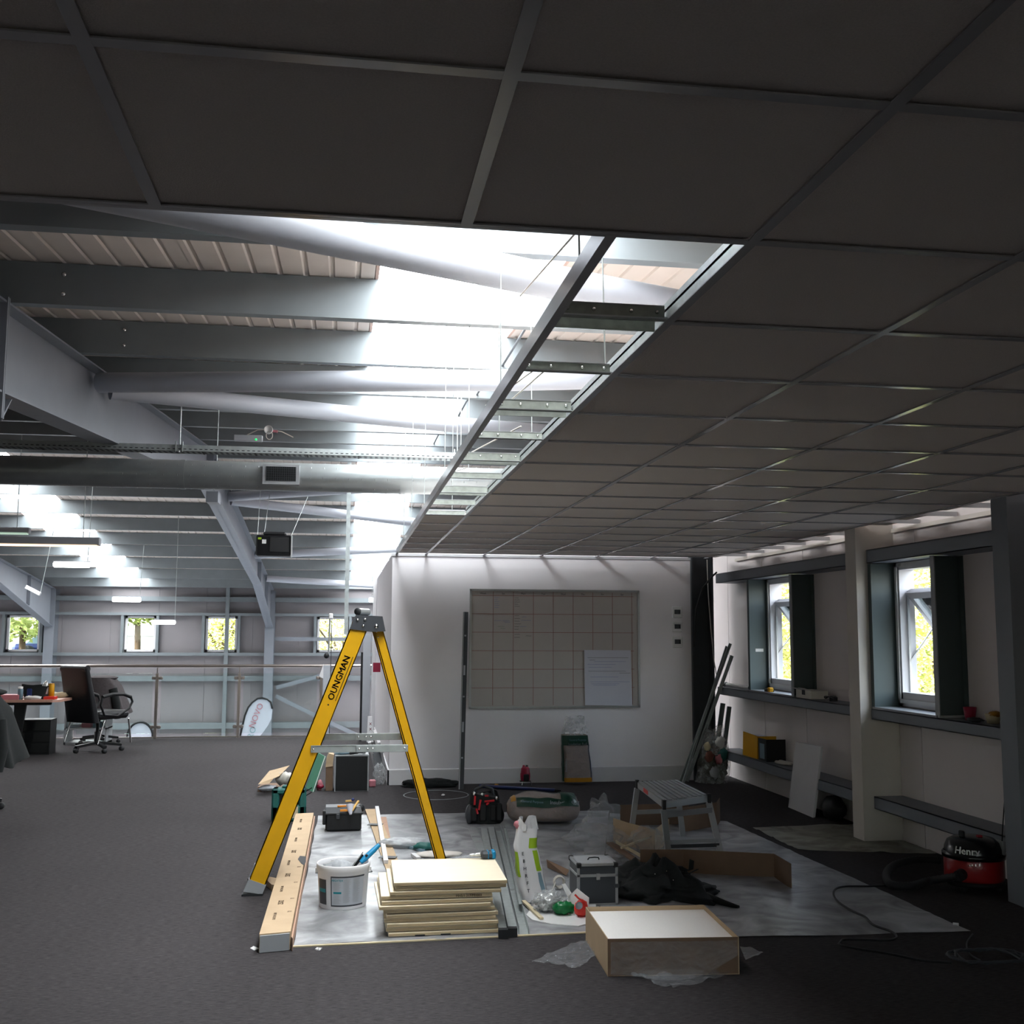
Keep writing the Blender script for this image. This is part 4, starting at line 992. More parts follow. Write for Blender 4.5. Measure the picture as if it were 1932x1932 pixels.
# ---- black tool bag with red tools
T = thing('tool_bag', 'open black tool bag with red handled tools in front of the white wall', 'tool bag', (.32, 7.46, 0))
def tbf(u, v):
    a = 2*PI*u; ex = math.copysign(abs(math.cos(a))**.6, math.cos(a)); ey = math.copysign(abs(math.sin(a))**.6, math.sin(a)); q = 1+.12*noise.noise(Vector((ex*3, ey*3, v*6)))
    return (.325+.135*ex*(1-.12*v)*q, 7.48+.10*ey*q, .008+.22*v+.02*math.sin(a*2))
part(T, 'body', MB().grid(tbf, 40, 12, True, True), 'fabric_dark'); part(T, 'inside', MB().ball((.325, 7.48, .20), .11, 10, (1, .75, .3), .3, 3), 'black')
for dx, w_, hh in ((-.09, .05, .11), (-.02, .06, .13), (.06, .05, .12), (.11, .05, .14)):
    part(T, 'pocket', MB().rbox((.325+dx-w_/2, 7.365, .03), (.325+dx+w_/2, 7.40, .03+hh), .01), 'black')
part(T, 'handle', MB().tube([(.24, 7.48, .2), (.255, 7.46, .27), (.32, 7.45, .30), (.39, 7.46, .27), (.405, 7.48, .2)], .012, 8), 'dark_grey')
for x, z, x2, z2 in ((.27, .12, .285, .20), (.262, .09, .25, .13), (.315, .185, .395, .19), (.33, .16, .35, .175), (.235, .16, .24, .23)):
    part(T, 'red_tool_grip', MB().tube([(x, 7.36, z), (x2, 7.37, z2)], .009, 8), 'red')
for x, z in ((.235, .245), (.415, .205), (.30, .235)): part(T, 'tool_head', MB().ball((x, 7.39, z), .011, 6, (1, 1, 1.6)), 'chrome')
part(T, 'side_pouch', MB().ball((.435, 7.42, .07), .06, 10, (.8, .7, 1.15), .2, 4), 'black')
part(T, 'side_pouch', MB().ball((.20, 7.42, .08), .055, 10, (.6, .8, 1.4), .15, 9), 'dark_grey')
part(T, 'buckle', MB().beam((.43, 7.37, .12), (.445, 7.37, .095), .004, .012), 'label_grey')
part(T, 'red_label', MB().cbox((.335, 7.385, .228), (.03, .01, .014)), 'red')
solo('dark_garment', 'dark crumpled cloth on the carpet at the foot of the white wall', 'cloth', MB().ball((.05, 9.60, .03), .17, 12, (1.5, .5, .3), .5, 2, 3), 'fabric_dark')
# blue pole
T = thing('blue_pole', 'long blue tube with an amber collar on the carpet below the white wall', 'pole', (.9, 9.1, 0))
a, b = onZ(905, 1483, .02), onZ(1047, 1491, .02); part(T, 'tube', MB().tube([a, b], .017, 10), 'blue_dark'); c_ = onZ(934, 1484, .02)
part(T, 'collar', MB().tube([c_, c_+(b-a).normalized()*.03], .026, 10), 'amber')
part(T, 'tip', MB().tube([b, b+(b-a).normalized()*.06], [.015, .006], 10), 'black')
# laser level
lx, ly = 1.0, 9.50
T = thing('laser_level', 'crimson cross line laser level on little legs by the skirting', 'laser level', (lx, ly, 0))
part(T, 'housing', MB().lathe([(0, .20), (.028, .198), (.042, .18), (.046, .14), (.05, .13), (.05, .10), (.046, .06), (.03, .055)], (lx, ly, 0), 18), 'crimson')
part(T, 'front_cover', MB().rbox((lx-.026, ly-.058, .06), (lx+.03, ly-.03, .13), .008), 'black')
part(T, 'head', MB().lathe([(0, .215), (.012, .213), (.015, .195)], (lx-.015, ly, 0), 12), 'crimson'); part(T, 'head', MB().lathe([(0, .215), (.012, .213), (.015, .195)], (lx+.015, ly, 0), 12), 'black')
part(T, 'base_ring', MB().lathe([(.02, .052), (.056, .052), (.058, .06), (.02, .062)], (lx, ly, 0), 18), 'dark_grey')
for k in range(3):
    a = R(90+120*k+20); part(T, 'leg', MB().tube([(lx+.05*math.cos(a), ly+.05*math.sin(a), .058), (lx+.062*math.cos(a), ly+.062*math.sin(a), .03), (lx+.06*math.cos(a), ly+.06*math.sin(a), 0)], .005, 6), 'chrome')
# long spirit level
T = thing('spirit_level', 'long dark aluminium spirit level leaning between the wall and whiteboard edge', 'spirit level', (.36, 9.5, 0))
a, b = Vector((.345, 9.40, 0)), Vector((.415, 9.75, 1.74)); part(T, 'body', MB().beam(a, b, .05, .025, (0, 1, 0)), 'dark_grey', fix=True)
n_ = Vector((0, -.014, .003))
part(T, 'edge_strip', MB().beam(a+n_+Vector((-.02, 0, 0)), b+n_+Vector((-.02, 0, 0)), .008, .004, (0, 1, 0)), 'alum', fix=True)
for t, hh, m_ in ((.86, .016, 'amber'), (.66, .10, 'label_grey'), (.34, .10, 'label_grey'), (.51, .014, 'amber'), (.17, .016, 'amber')):
    c_ = lerp(a, b, t)+n_; d_ = (b-a).normalized()*hh/2; part(T, 'vial' if hh < .05 else 'hand_hole', MB().beam(c_-d_, c_+d_, .018, .004, (0, 1, 0)), m_ if hh > .05 else 'label_grey', fix=True)

# ---- whiteboard with its planner grid
wx0, wx1, wz0, wz1, wy = .471, 2.255, .768, 1.970, 9.78
T = thing('whiteboard', 'large dry wipe planner board with a ruled grid on the white wall', 'whiteboard', ((wx0+wx1)/2, wy, wz0))
part(T, 'panel', MB().box((wx0, wy-.004, wz0), (wx1, wy+.012, wz1)), 'board_white')
for nm, p0, p1 in (('frame_rail', (wx0-.01, wz1-.008), (wx1+.01, wz1+.012)), ('frame_rail', (wx0-.01, wz0-.012), (wx1+.01, wz0+.008)), ('frame_stile', (wx0-.012, wz0-.01), (wx0+.008, wz1+.01)), ('frame_stile', (wx1-.008, wz0-.01), (wx1+.012, wz1+.01))):
    part(T, nm, MB().box((p0[0], wy-.014, p0[1]), (p1[0], wy+.018, p1[1])), 'alum')
gm = MB(); cols = [wx0+.02+(wx1-wx0-.09)*i/8 for i in range(9)]; rows = [wz1-.055]+[wz1-.055-.19*i for i in range(1, 7)]
rows = [r for r in rows if r > wz0+.01]
for x in cols[1:]: gm.box((x-.0022, wy-.0052, wz0+.02), (x+.0022, wy-.0042, wz1-.015))
for z in rows: gm.box((wx0+.012, wy-.0052, z-.0022), (wx1-.05, wy-.0042, z+.0022))
part(T, 'grid_lines', gm, 'line_red')
def scrib(x, z, w, mat, hh=.009):
    mb = MB(); n = max(4, int(w/.006)); pts = [(x+w*i/n, z+hh*.6*math.sin(i*2.1+x*40)*random.uniform(.3, 1)) for i in range(n+1)]
    for (a, b), (c, d) in zip(pts[:-1], pts[1:]):
        mb.add([(a, wy-.0055, b-.0014), (c, wy-.0055, d-.0014), (c, wy-.0055, d+.0014), (a, wy-.0055, b+.0014)], [(0, 1, 2, 3)])
    return mb
wk = {'ink': MB(), 'ink_blue': MB(), 'ink_green': MB(), 'line_red': MB()}
def sc(x, z, w, m_): q_ = scrib(x, z, w, m_); wk[m_].add(q_.v, q_.f)
for i in range(5): sc(cols[2]+.012, rows[0]-.022-.022*i, random.uniform(.035, .06), 'ink')
for i in range(6): sc(cols[1]+.012, rows[0]-.02-.021*i, random.uniform(.03, .06), 'ink_blue')
for i, w_ in enumerate((.05, .06, .055, .07, .05, .045)): sc(cols[2]+.012, rows[1]-.018-.028*i, w_, 'ink')
for z_, x_, w_ in ((.03, .09, .05), (.065, .08, .11), (.13, .07, .07)): sc(cols[2]+x_, rows[1]-z_, w_, 'ink_blue')
for i in range(3): sc(cols[2]+.012+(.12 if i == 1 else 0), rows[2]-.02-.016*i, .06, 'ink')
for z_, x_, w_, m_ in ((.07, .01, .08, 'ink_blue'), (.07, .1, .07, 'ink_blue'), (.085, .12, .06, 'ink_blue'), (.13, .05, .07, 'ink_green'), (.15, .08, .05, 'ink_green')): sc(cols[1]+x_, rows[1]-z_, w_, m_)
for m_, mb in wk.items():
    if mb.v: part(T, 'handwriting', mb, m_)
hl = MB()
for i, wd in enumerate(('Week', 'Sat', 'Mon', 'Tue', 'Wed', 'Thu', 'Fri', 'Sat')): hl.text(wd, .026, fmat(Vector(((cols[i]+cols[i+1])/2, wy-.0048, wz1-.034)), (1, 0, 0), (0, -1, 0)), .0004)
part(T, 'day_headings', hl, 'ink')
T = thing('paper_sheet', 'sheet of handwritten notes taped over the lower right of the whiteboard', 'paper', (1.92, 9.76, .78))
part(T, 'paper', MB().prism([(1.672, 9.762, .785), (2.178, 9.762, .775), (2.165, 9.762, 1.352), (1.665, 9.762, 1.355)], (0, .002, 0)), 'paper', fix=True)
wy = 9.7665; nt = {'ink': MB(), 'ink_blue': MB()}
for z_, w_, x_, m_ in ((.075, .44, .02, 'ink'), (.10, .06, .04, 'ink'), (.115, .34, .09, 'ink_blue'), (.145, .3, .02, 'ink_blue'), (.175, .25, .03, 'ink_blue'), (.215, .40, .03, 'ink'), (.235, .12, .36, 'ink'), (.275, .3, .05, 'ink_blue'), (.325, .42, .05, 'ink_blue'), (.345, .3, .06, 'ink_blue'), (.36, .25, .08, 'ink_blue')):
    q_ = scrib(1.68+x_, 1.35-z_, w_, m_); nt[m_].add(q_.v, q_.f)
for m_, mb in nt.items(): part(T, 'handwriting', mb, m_)
# thermostats
for i, (z_, hh, lb) in enumerate(((1.755, .12, 'top'), (1.60, .11, 'middle'), (1.44, .12, 'bottom'))):
    T = thing('thermostat', 'white wall controller with a dark screen, %s of the three by the corner' % lb, 'thermostat', (2.685, 9.80, z_), group='wall controllers')
    part(T, 'housing', MB().rbox((2.632, 9.778, z_-hh/2), (2.738, 9.801, z_+hh/2), .006), 'white_plastic')
    part(T, 'screen', MB().rbox((2.652, 9.775, z_-.02), (2.718, 9.779, z_+.028), .001), 'dark_grey')
    part(T, 'button', MB().rbox((2.70, 9.7735, z_-.012), (2.712, 9.7755, z_+.018), .001), 'black')
# cable on the dark column, metal studs and rubbish sack in the corner
solo('black_cable', 'thick black cable hanging in a bow down the dark corner column', 'cable', MB().tube([onY(1352, 1080, 9.6), onY(1345, 1086, 9.65), onY(1325, 1110, 9.72), onY(1313, 1150, 9.74), onY(1309, 1220, 9.745)], .010, 8), 'black')
solo('white_cable', 'thin white cable dropping down the right edge of the corner column', 'cable', MB().tube([onY(1334, 1056, 9.74), onY(1336, 1120, 9.74), onY(1340, 1170, 9.74), onY(1346, 1240, 9.74), onY(1352, 1275, 9.74)], .005, 6), 'cable_white')
sl = ['longest galvanised stud leaning in the corner behind the platform step', 'second galvanised stud of the pair leaning in the corner', 'shorter dull stud leaning below the pair in the corner']
for (p0, p1, lb, w_) in ((onY(1284, 1474, 9.58), onX(1378, 1214, 3.18), sl[0], .03), (onY(1289, 1474, 9.50), onX(1371, 1219, 3.16), sl[1], .025), (onY(1296, 1474, 9.62), onX(1381, 1237, 3.2), sl[2], .035)):
    p0 = Vector((p0.x, p0.y, .012)); p1 = Vector((p1.x, min(p1.y, 9.66), p1.z))
    mb = MB(); mb.section([(-w_/2, -.01), (w_/2, -.01), (w_/2, .012), (w_/2-.003, .012), (w_/2-.003, -.007), (-w_/2+.003, -.007), (-w_/2+.003, .012), (-w_/2, .012)], p0, p1, (0, -1, .3)); solo('metal_stud', lb, 'metal profile', mb, 'galv_dull', 'studs leaning in the corner', fix=True)
for i, (a, b, w_, m_, lb) in enumerate(((onY(1352, 1380, 9.6), onY(1364, 1327, 9.62), .045, 'steel_green', 'taller green grey profile end poking out of the rubbish sack'), (onY(1366, 1385, 9.6), onY(1376, 1333, 9.62), .04, 'steel_green', 'shorter green grey profile end poking out of the rubbish sack'))):
    a.z = .35; solo('profile_offcut', lb, 'metal profile', MB().beam(a, b, w_, .03, (0, 1, 0)), m_, fix=True)
T = thing('rubbish_sack', 'clear rubbish sack of mixed waste in the right corner', 'sack', (2.98, 9.55, 0))
part(T, 'sack', MB().grid(lambda u, v: (2.97+.17*math.cos(2*PI*u)*(1-.45*v**2)*(1+.12*math.sin(6*PI*u+v*5))+.05*v, 9.56+.13*math.sin(2*PI*u)*(1-.4*v)*(1+.1*math.sin(8*PI*u)), .006+v*.56+.03*math.sin(6*PI*u)*v), 40, 16, True, True), 'film_bag')
part(T, 'waste', MB().ball((2.97, 9.56, .19), .17, 14, (.85, .62, 1.1), .5, 5, 4), 'debris')
for c_, r_, m_ in (((2.88, 9.45, .38), .035, 'cream'), ((3.0, 9.44, .25), .04, 'pink'), ((2.90, 9.45, .28), .045, 'brick_red'), ((3.05, 9.45, .30), .05, 'green_case'), ((2.95, 9.43, .12), .05, 'light_grey'), ((3.02, 9.45, .42), .05, 'white_plastic')):
    part(T, 'scrap', MB().ball(c_, r_, 7, (1, .6, 1.2), .5, r_*90, 3), m_)

# ================================================================ left of the partition
sx0, sx1, sy = -.885, -.560, 9.40
T = thing('black_cabinet', 'black square cabinet with pale side edges beside the partition corner', 'cabinet', ((sx0+sx1)/2, sy, 0))
part(T, 'body', MB().box((sx0+.008, sy+.006, 0), (sx1-.008, sy+.32, .335)), 'light_grey'); part(T, 'front_panel', MB().box((sx0+.006, sy, .006), (sx1-.01, sy+.006, .33)), 'black')
for x in (sx0, sx1-.008): part(T, 'side_edge', MB().box((x, sy-.002, 0), (x+.010, sy+.32, .338)), 'light_grey')
part(T, 'top', MB().box((sx0, sy, .335), (sx1, sy+.32, .343)), 'light_grey')
solo('cloth', 'dark blue and grey rags heaped on top of the black cabinet', 'cloth', MB().ball((-.80, 9.5, .358), .08, 9, (1.1, .9, .22), .5, 2, 5), 'blue_grey')
solo('tool_belt', 'black webbing tool belt curled on top of the black cabinet', 'belt', MB().tube([(-.74, 9.45, .355), (-.70, 9.42, .362), (-.64, 9.42, .370), (-.60, 9.46, .360), (-.64, 9.52, .372), (-.70, 9.5, .365)], .014, 6), 'black')
solo('paint_tray', 'clear tray lying on the right of the cabinet top', 'tray', MB().ball((-.63, 9.43, .352), .05, 8, (1.3, .8, .15), .3, 3), 'film_bag')
T = thing('cardboard_box', 'narrow brown cardboard box standing left of the black cabinet', 'cardboard', (-.96, 9.5, 0))
part(T, 'lower_half', MB().rbox((-.97, 9.45, 0), (-.90, 9.62, .225), .004), 'card_dark'); part(T, 'upper_flap', MB().prism([(-.975, 9.44, .225), (-.905, 9.44, .235), (-.895, 9.44, .345), (-.945, 9.44, .36), (-.965, 9.44, .31)], (0, .16, 0)), 'card', fix=True)
solo('green_board', 'green moisture board offcut with a white edge leaning on the cardboard box', 'board', MB().prism([(-1.165, 9.62, .012), (-1.09, 9.40, 0), (-.985, 9.50, .325), (-1.055, 9.70, .34)], (.012, .004, -.004)), 'green_board', fix=True)
part(bpy.data.objects['green_board'], 'white_edge', MB().beam((-1.086, 9.395, .002), (-.98, 9.495, .325), .006, .012, (0, 1, 0)), 'white_paint', fix=True)
T = thing('red_tube_pack', 'red and pink plastic packet on the carpet by the green board', 'packet', (-1.03, 9.50, 0))
part(T, 'packet', MB().ball((-1.03, 9.5, .05), .045, 8, (.8, .5, 1.1), .4, 4), 'pink'); part(T, 'red_end', MB().ball((-1.02, 9.48, .04), .035, 7, (1, .5, .6), .4, 7), 'crimson')
# flattened box
T = thing('opened_carton', 'torn open tan carton with a raised flap behind the green tool case', 'carton', (-1.47, 9.1, 0))
q0, q1 = onZ(486, 1494), onZ(550, 1493)
part(T, 'tray', MB().prism([q0, q1, q1+Vector((0, .28, 0)), q0+Vector((0.02, .28, 0))], (0, 0, .045)), 'card_dark', fix=True)
part(T, 'raised_flap', MB().prism([onY(487, 1480, 9.2), onY(508, 1478, 9.2), onY(516, 1469, 9.22), onY(527, 1464, 9.25), onY(546, 1445, 9.45), onY(520, 1452, 9.5), onY(508, 1455, 9.5)], (.002, .006, .004)), 'card', fix=True)
part(T, 'inner_packing', MB().ball(tuple(onY(536, 1468, 9.35)), .07, 9, (1.1, .8, .8), .6, 3, 4), 'cable_white')
part(T, 'lining', MB().ball(tuple(onY(505, 1487, 9.25)+Vector((0, 0, .0))), .055, 8, (1.6, .7, .5), .5, 6, 4), 'label_grey')
# green tool case
g0, g1 = onZ(512, 1548), onZ(581, 1546); y = 7.72
T = thing('tool_case', 'teal green plastic tool case standing upright left of the ladder', 'tool case', ((g0.x+g1.x)/2, y, 0))
x0, x1 = -1.375, -1.10
for a, b in (((x0, 0), (x0+.06, .265)), ((x1-.06, 0), (x1, .265)), ((x0, .215), (x1, .265)), ((x0, 0), (x1, .13))):
    part(T, 'shell', MB().rbox((a[0], y, a[1]), (b[0], y+.12, b[1]), .014), 'green_case')
part(T, 'recess', MB().box((x0+.05, y+.03, .12), (x1-.05, y+.10, .22)), 'black'); part(T, 'label', MB().box((x1-.115, y-.002, .03), (x1-.062, y+.002, .12)), 'cream')
part(T, 'handle', MB().rbox((x0+.08, y+.03, .265), (x1-.08, y+.09, .285), .006), 'green_case')
for z in (.20, .235): part(T, 'latch', MB().beam((x1-.003, y+.04, z), (x1+.045, y+.03, z+.03), .012, .008), 'black', fix=True)
# black toolbox with orange tools
x0, x1, y = -.945, -.655, 7.20
T = thing('toolbox', 'black plastic toolbox standing on the dust sheet behind the pail', 'toolbox', ((x0+x1)/2, y, 0))
part(T, 'body', MB().rbox((x0+.01, y, .008), (x1-.005, y+.20, .145), .014), 'black'); part(T, 'lid', MB().prism([(x0, y-.004, .14), (x1, y-.004, .14), (x1-.015, y+.03, .185), (x0+.01, y+.03, .185)], (0, .15, 0)), 'dark_grey', fix=True)
part(T, 'lid_rim', MB().rbox((x0-.004, y-.008, .13), (x1+.004, y+.205, .146), .004), 'black')
part(T, 'latch', MB().rbox((x0-.012, y-.01, .06), (x0+.012, y+.03, .165), .005), 'black'); part(T, 'hinge_cap', MB().ball((x1-.01, y+.09, .165), .03, 7), 'black'); part(T, 'latch', MB().rbox((x0+.09, y-.012, .10), (x0+.12, y, .14), .004), 'dark_grey')
for (a, b, w, m_, nm, lb) in (((-.845, 7.23, .192), (-.78, 7.24, .192), .022, 'orange', 'clamp', 'upper orange clamp jaw on the toolbox lid'), ((-.825, 7.19, .165), (-.75, 7.19, .167), .026, 'orange', 'clamp', 'lower orange clamp jaw on the toolbox lid'), ((-.785, 7.32, .215), (-.72, 7.34, .218), .022, 'orange_pale', 'clamp', 'pale orange bar across the back of the toolbox lid'), ((-.735, 7.17, .165), (-.685, 7.26, .225), .018, 'orange_pale', 'clamp', 'slanting pale orange handle on the right of the toolbox lid')):
    o_ = solo(nm, lb, 'tool', MB().beam(a, b, .014, w*.55), m_, 'orange tools on the toolbox', fix=True)
solo('sealant_tube', 'white bladed tube standing between the orange tools on the toolbox', 'tube', MB().tube([(-.745, 7.16, .14), (-.748, 7.18, .17), (-.75, 7.2, .205)], [.010, .022, .03], 10), 'paper')
solo('blue_ball', 'small blue round cap behind the sealant tube on the toolbox', 'cap', MB().ball((-.728, 7.28, .232), .013, 7), 'blue_dark')
# cardboard strips, white battens and bags behind the pail
def strip(p0, p1, w, h, mat, lb, nm='cardboard_strip', cat='cardboard', z=0.012):
    a = Vector(p0); b = Vector(p1); a.z += z; b.z += z; return solo(nm, lb, cat, MB().beam(a, b, w, h), mat, fix=True)
c_ = strip(onZ(700, 1530), onZ(745, 1650), .10, .010, 'card', 'long tan cardboard strip with grey tape lying right of the toolbox')
for p in (onZ(708, 1556, .024), onZ(732, 1618, .024)): part(c_, 'grey_tape', MB().beam(p+Vector((-.055, .03, 0)), p+Vector((.055, .0, 0)), .07, .004), 'dark_grey', fix=True)
strip(onZ(722, 1545), onZ(738, 1640), .06, .008, 'card_edge', 'pinkish inner flap of cardboard beside the white batten')
strip(onZ(711, 1530), onZ(728, 1635), .030, .022, 'white_paint', 'white L-shaped batten lying on the tan cardboard strip', 'white_batten', 'batten', .03)
strip(onZ(722, 1588), onZ(800, 1608), .045, .02, 'blue_grey', 'grey blue plastic tube running towards the ladder leg', 'plastic_tube', 'tube', .012)
solo('plastic_bag', 'pale plastic bag with a teal edge behind the plywood stack', 'plastic bag', MB().ball(tuple(onZ(765, 1590, .03)), .17, 12, (1.2, .6, .2), .4, 3, 3), 'film_sheet')
solo('plastic_bag', 'small teal and clear bag beside the rear ladder leg', 'plastic bag', MB().ball(tuple(onZ(800, 1597, .03)), .08, 9, (.9, .6, .35), .4, 8, 3), 'green_case')
solo('white_block', 'short white foam offcut behind the plywood stack', 'offcut', MB().beam(onZ(779, 1612, .02), onZ(790, 1620, .02), .03, .02), 'white_plastic', fix=True)
solo('paper_bag', 'flat pale paper bag lying behind the plywood stack beside the ladder leg', 'bag', MB().ball(tuple(onZ(825, 1612, .015)), .13, 12, (1.3, .6, .16), .2, 3, 3), 'plaster_cream')
solo('round_floor_mark', 'thin metal floor ring set in the carpet before the spirit level', 'floor ring', MB().lathe([(.30, .002), (.305, .005), (.31, .002)], (.07, 9.05, 0), 48), 'galv_dull')
solo('paper_scrap', 'small white scrap on the carpet inside the floor ring', 'scrap', MB().ball(tuple(onZ(836, 1500, .012)), .018, 6, (1, .8, .6), .3, 3), 'white_plastic')
solo('paper_scrap', 'small white stub on the dark carpet right of the dust sheet point', 'scrap', MB().beam(onZ(1798, 1743, .008), onZ(1809, 1744, .008), .012, .012), 'white_plastic', fix=True)

# white trestle, bag and board by the side wall
T = thing('white_trestle', 'white folding trestle standing against the side of the partition', 'trestle', (-.55, 10.3, 0))
for a, b in ((onY(697, 1400, 10.0), onZ(713, 1470)), (onY(715, 1400, 10.0), onZ(731, 1468)), (onY(707, 1378, 10.2), onY(722, 1420, 10.0))):
    part(T, 'leg', MB().beam(a, b, .03, .02, (0, 1, 0)), 'white_paint', fix=True)
part(T, 'grey_panel', MB().prism([onY(701, 1412, 10.1), onY(716, 1412, 10.1), onY(724, 1450, 10.0), onY(709, 1450, 10.0)], (0, .01, 0)), 'dark_grey', fix=True)
T = thing('white_box', 'tall narrow white box with dark red marks leaning on the side wall', 'box', (-.48, 14.2, 0))
_a, _b, _c, _d = onY(692, 1396, 14.2), onY(705, 1396, 14.2), onY(702, 1352, 14.3), onY(694, 1352, 14.3); _a.z = _b.z = 0
part(T, 'body', MB().prism([_a, _b, _c, _d], (0, .05, 0)), 'white_paint', fix=True)
for yy in (1366, 1376, 1386): part(T, 'red_mark', MB().text('X', .05, fmat(onY(699, yy, 14.15), (1, 0, 0), (0, -1, 0)), .001, True), 'crimson')
solo('plastic_bag', 'clear bag with pinkish contents at the foot of the white trestle', 'plastic bag', MB().ball(tuple(onY(716, 1462, 9.85)), .085, 12, (.75, .7, 1.3), .35, 5, 4), 'film_bag')
solo('pink_packet', 'small pink packet beside the clear bag at the partition corner', 'packet', MB().rbox((-.545, 9.66, 0), (-.48, 9.72, .07), .01), 'pink')
T = thing('door_leaf', 'tall grey green board with a black edge standing at the end of the partition', 'board', (-.55, 14.6, 0))
a, b = onY(683, 1200, 14.4), onY(700, 1200, 14.4)
part(T, 'panel', MB().box((a.x+.02, 14.4, 0), (b.x, 14.44, 1.52)), 'label_grey'); part(T, 'black_edge', MB().box((a.x-.01, 14.38, 0), (a.x+.02, 14.46, 1.25)), 'black')
solo('red_tag', 'small red tag fixed to the end of the partition above the handrail', 'tag', MB().box((-.44, 12.9, 1.02), (-.344, 12.91, 1.14)), 'crimson')
struct('trim_6', MB().box((-.40, 14.95, 0), (-.346, 15.1, 2.36)), 'white_paint')
T = thing('roller_pole', 'white upright pole stand with a round black knob left of the stepladder top', 'pole', (-.97, 14.7, 0))
x = onY(620, 1240, 14.7).x; py_ = 14.7
def zz(p): return onY(620, p, py_).z
part(T, 'tube', MB().tube([(x-.002, py_, zz(1232)), (x+.008, py_, zz(1160))], .014, 10), 'alum'); part(T, 'cap', MB().rbox((x-.01, py_-.03, zz(1168)), (x+.05, py_+.03, zz(1157)), .012), 'white_plastic')
part(T, 'rail', MB().box((x+.028, py_, 0), (x+.04, py_+.02, zz(1165))), 'dark_grey')
part(T, 'panel', MB().box((x-.07, py_-.01, 0), (x+.028, py_+.01, zz(1255))), 'label_grey'); part(T, 'knob', MB().lathe([(0, 0), (.036, 0), (.04, .015), (.03, .03), (0, .033)], n=20, mat=Matrix.Translation((x-.03, py_-.02, zz(1237))) @ Matrix.Rotation(R(90), 4, 'X')), 'black')
part(T, 'white_flag', MB().prism([(x-.07, py_-.01, zz(1252)), (x-.13, py_-.01, zz(1276)), (x-.07, py_-.01, zz(1280))], (0, .008, 0)), 'white_paint', fix=True)
part(T, 'foot', MB().box((x-.08, py_-.1, 0), (x+.07, py_+.1, .012)), 'dark_grey')

# ================================================================ balustrade at the mezzanine edge
T = thing('balustrade', 'glass balustrade with a brushed steel handrail along the mezzanine edge', 'balustrade', (-5, YE-.12, 0))
part(T, 'handrail', MB().tube([(XL+.1, YE-.12, 1.035), (-.36, YE-.12, 1.035)], .024, 12), 'steel_brushed')
posts = [-.72, -1.13-.01, -2.32, -3.48, -4.63, -5.78, -6.93, -8.08, -9.23, -10.4]
for x in posts[1:]:
    part(T, 'post', MB().box((x-.02, YE-.16, 0), (x+.02, YE-.10, .93)), 'steel_brushed'); part(T, 'spigot', MB().tube([(x, YE-.12, .92), (x, YE-.12, 1.03)], .008, 8), 'steel_brushed')
    for z in (.86, .16):
        for s_ in (-1, 1): part(T, 'clamp', MB().rbox((x+s_*.02, YE-.15, z-.02), (x+s_*.075, YE-.09, z+.025), .008), 'steel_brushed')
for a, b in zip(posts[2:], posts[1:-1]): part(T, 'glass_panel', MB().box((a+.06, YE-.125, .07), (b-.06, YE-.115, .93)), 'glass')

# ---------------------------------------------------------------- banners standing on the ground floor
def outline(fn, n=40): return [fn(i/n) for i in range(n+1)]
by = 20.0
T = thing('teardrop_banner', 'white teardrop banner with red and teal lettering beyond the balustrade', 'banner', (-2.6, by, GZ))
pts = [onY(*p, by) for p in ((451, 1400), (454, 1385), (458, 1367), (462, 1350), (468, 1335), (476, 1325), (486, 1318), (495, 1317), (504, 1319), (511, 1325), (514, 1337), (512, 1356), (506, 1368), (497, 1381), (488, 1392), (480, 1402))]
part(T, 'cloth', MB().prism([p+Vector((0, .01, 0)) for p in pts]+[], (0, .006, 0)), 'banner', fix=True)
part(T, 'pole', MB().tube([(pts[0].x+.02, by, GZ)]+pts[:11], .018, 8), 'black')
d_ = (onY(492, 1335, by)-onY(472, 1385, by)); c1, c2 = onY(484, 1350, by), onY(474, 1386, by)
part(T, 'lettering', MB().text('NOVO', .16, fmat(c1+Vector((0, -.004, 0)), d_, (0, -1, 0)), .002), 'banner_red'); part(T, 'lettering', MB().text('PRO', .16, fmat(c2+Vector((0, -.004, 0)), d_, (0, -1, 0)), .002), 'banner_teal')
part(T, 'base_plate', MB().box((pts[0].x-.3, by-.2, GZ), (pts[0].x+.4, by+.2, GZ+.02)), 'black')
T = thing('arched_banner', 'small round topped white banner with a black rim beyond the balustrade', 'banner', (-4.5, by, GZ))
c_ = onY(264, 1388, by); ar = [Vector((c_.x-.23, by, -2.0)), Vector((c_.x-.23, by, c_.z-.05))]+[Vector((c_.x-.23*math.cos(a*PI/14), by, c_.z-.02+.27*math.sin(a*PI/14))) for a in range(1, 14)]+[Vector((c_.x+.23, by, c_.z-.05)), Vector((c_.x+.23, by, -2.0))]
part(T, 'cloth', MB().prism([p+Vector((0, .01, 0)) for p in ar], (0, .006, 0)), 'banner', fix=True); part(T, 'rim', MB().tube(ar, .02, 8), 'black')
part(T, 'stand', MB().tube([(c_.x, by, GZ), (c_.x, by, -2.0)], .03, 8), 'black')

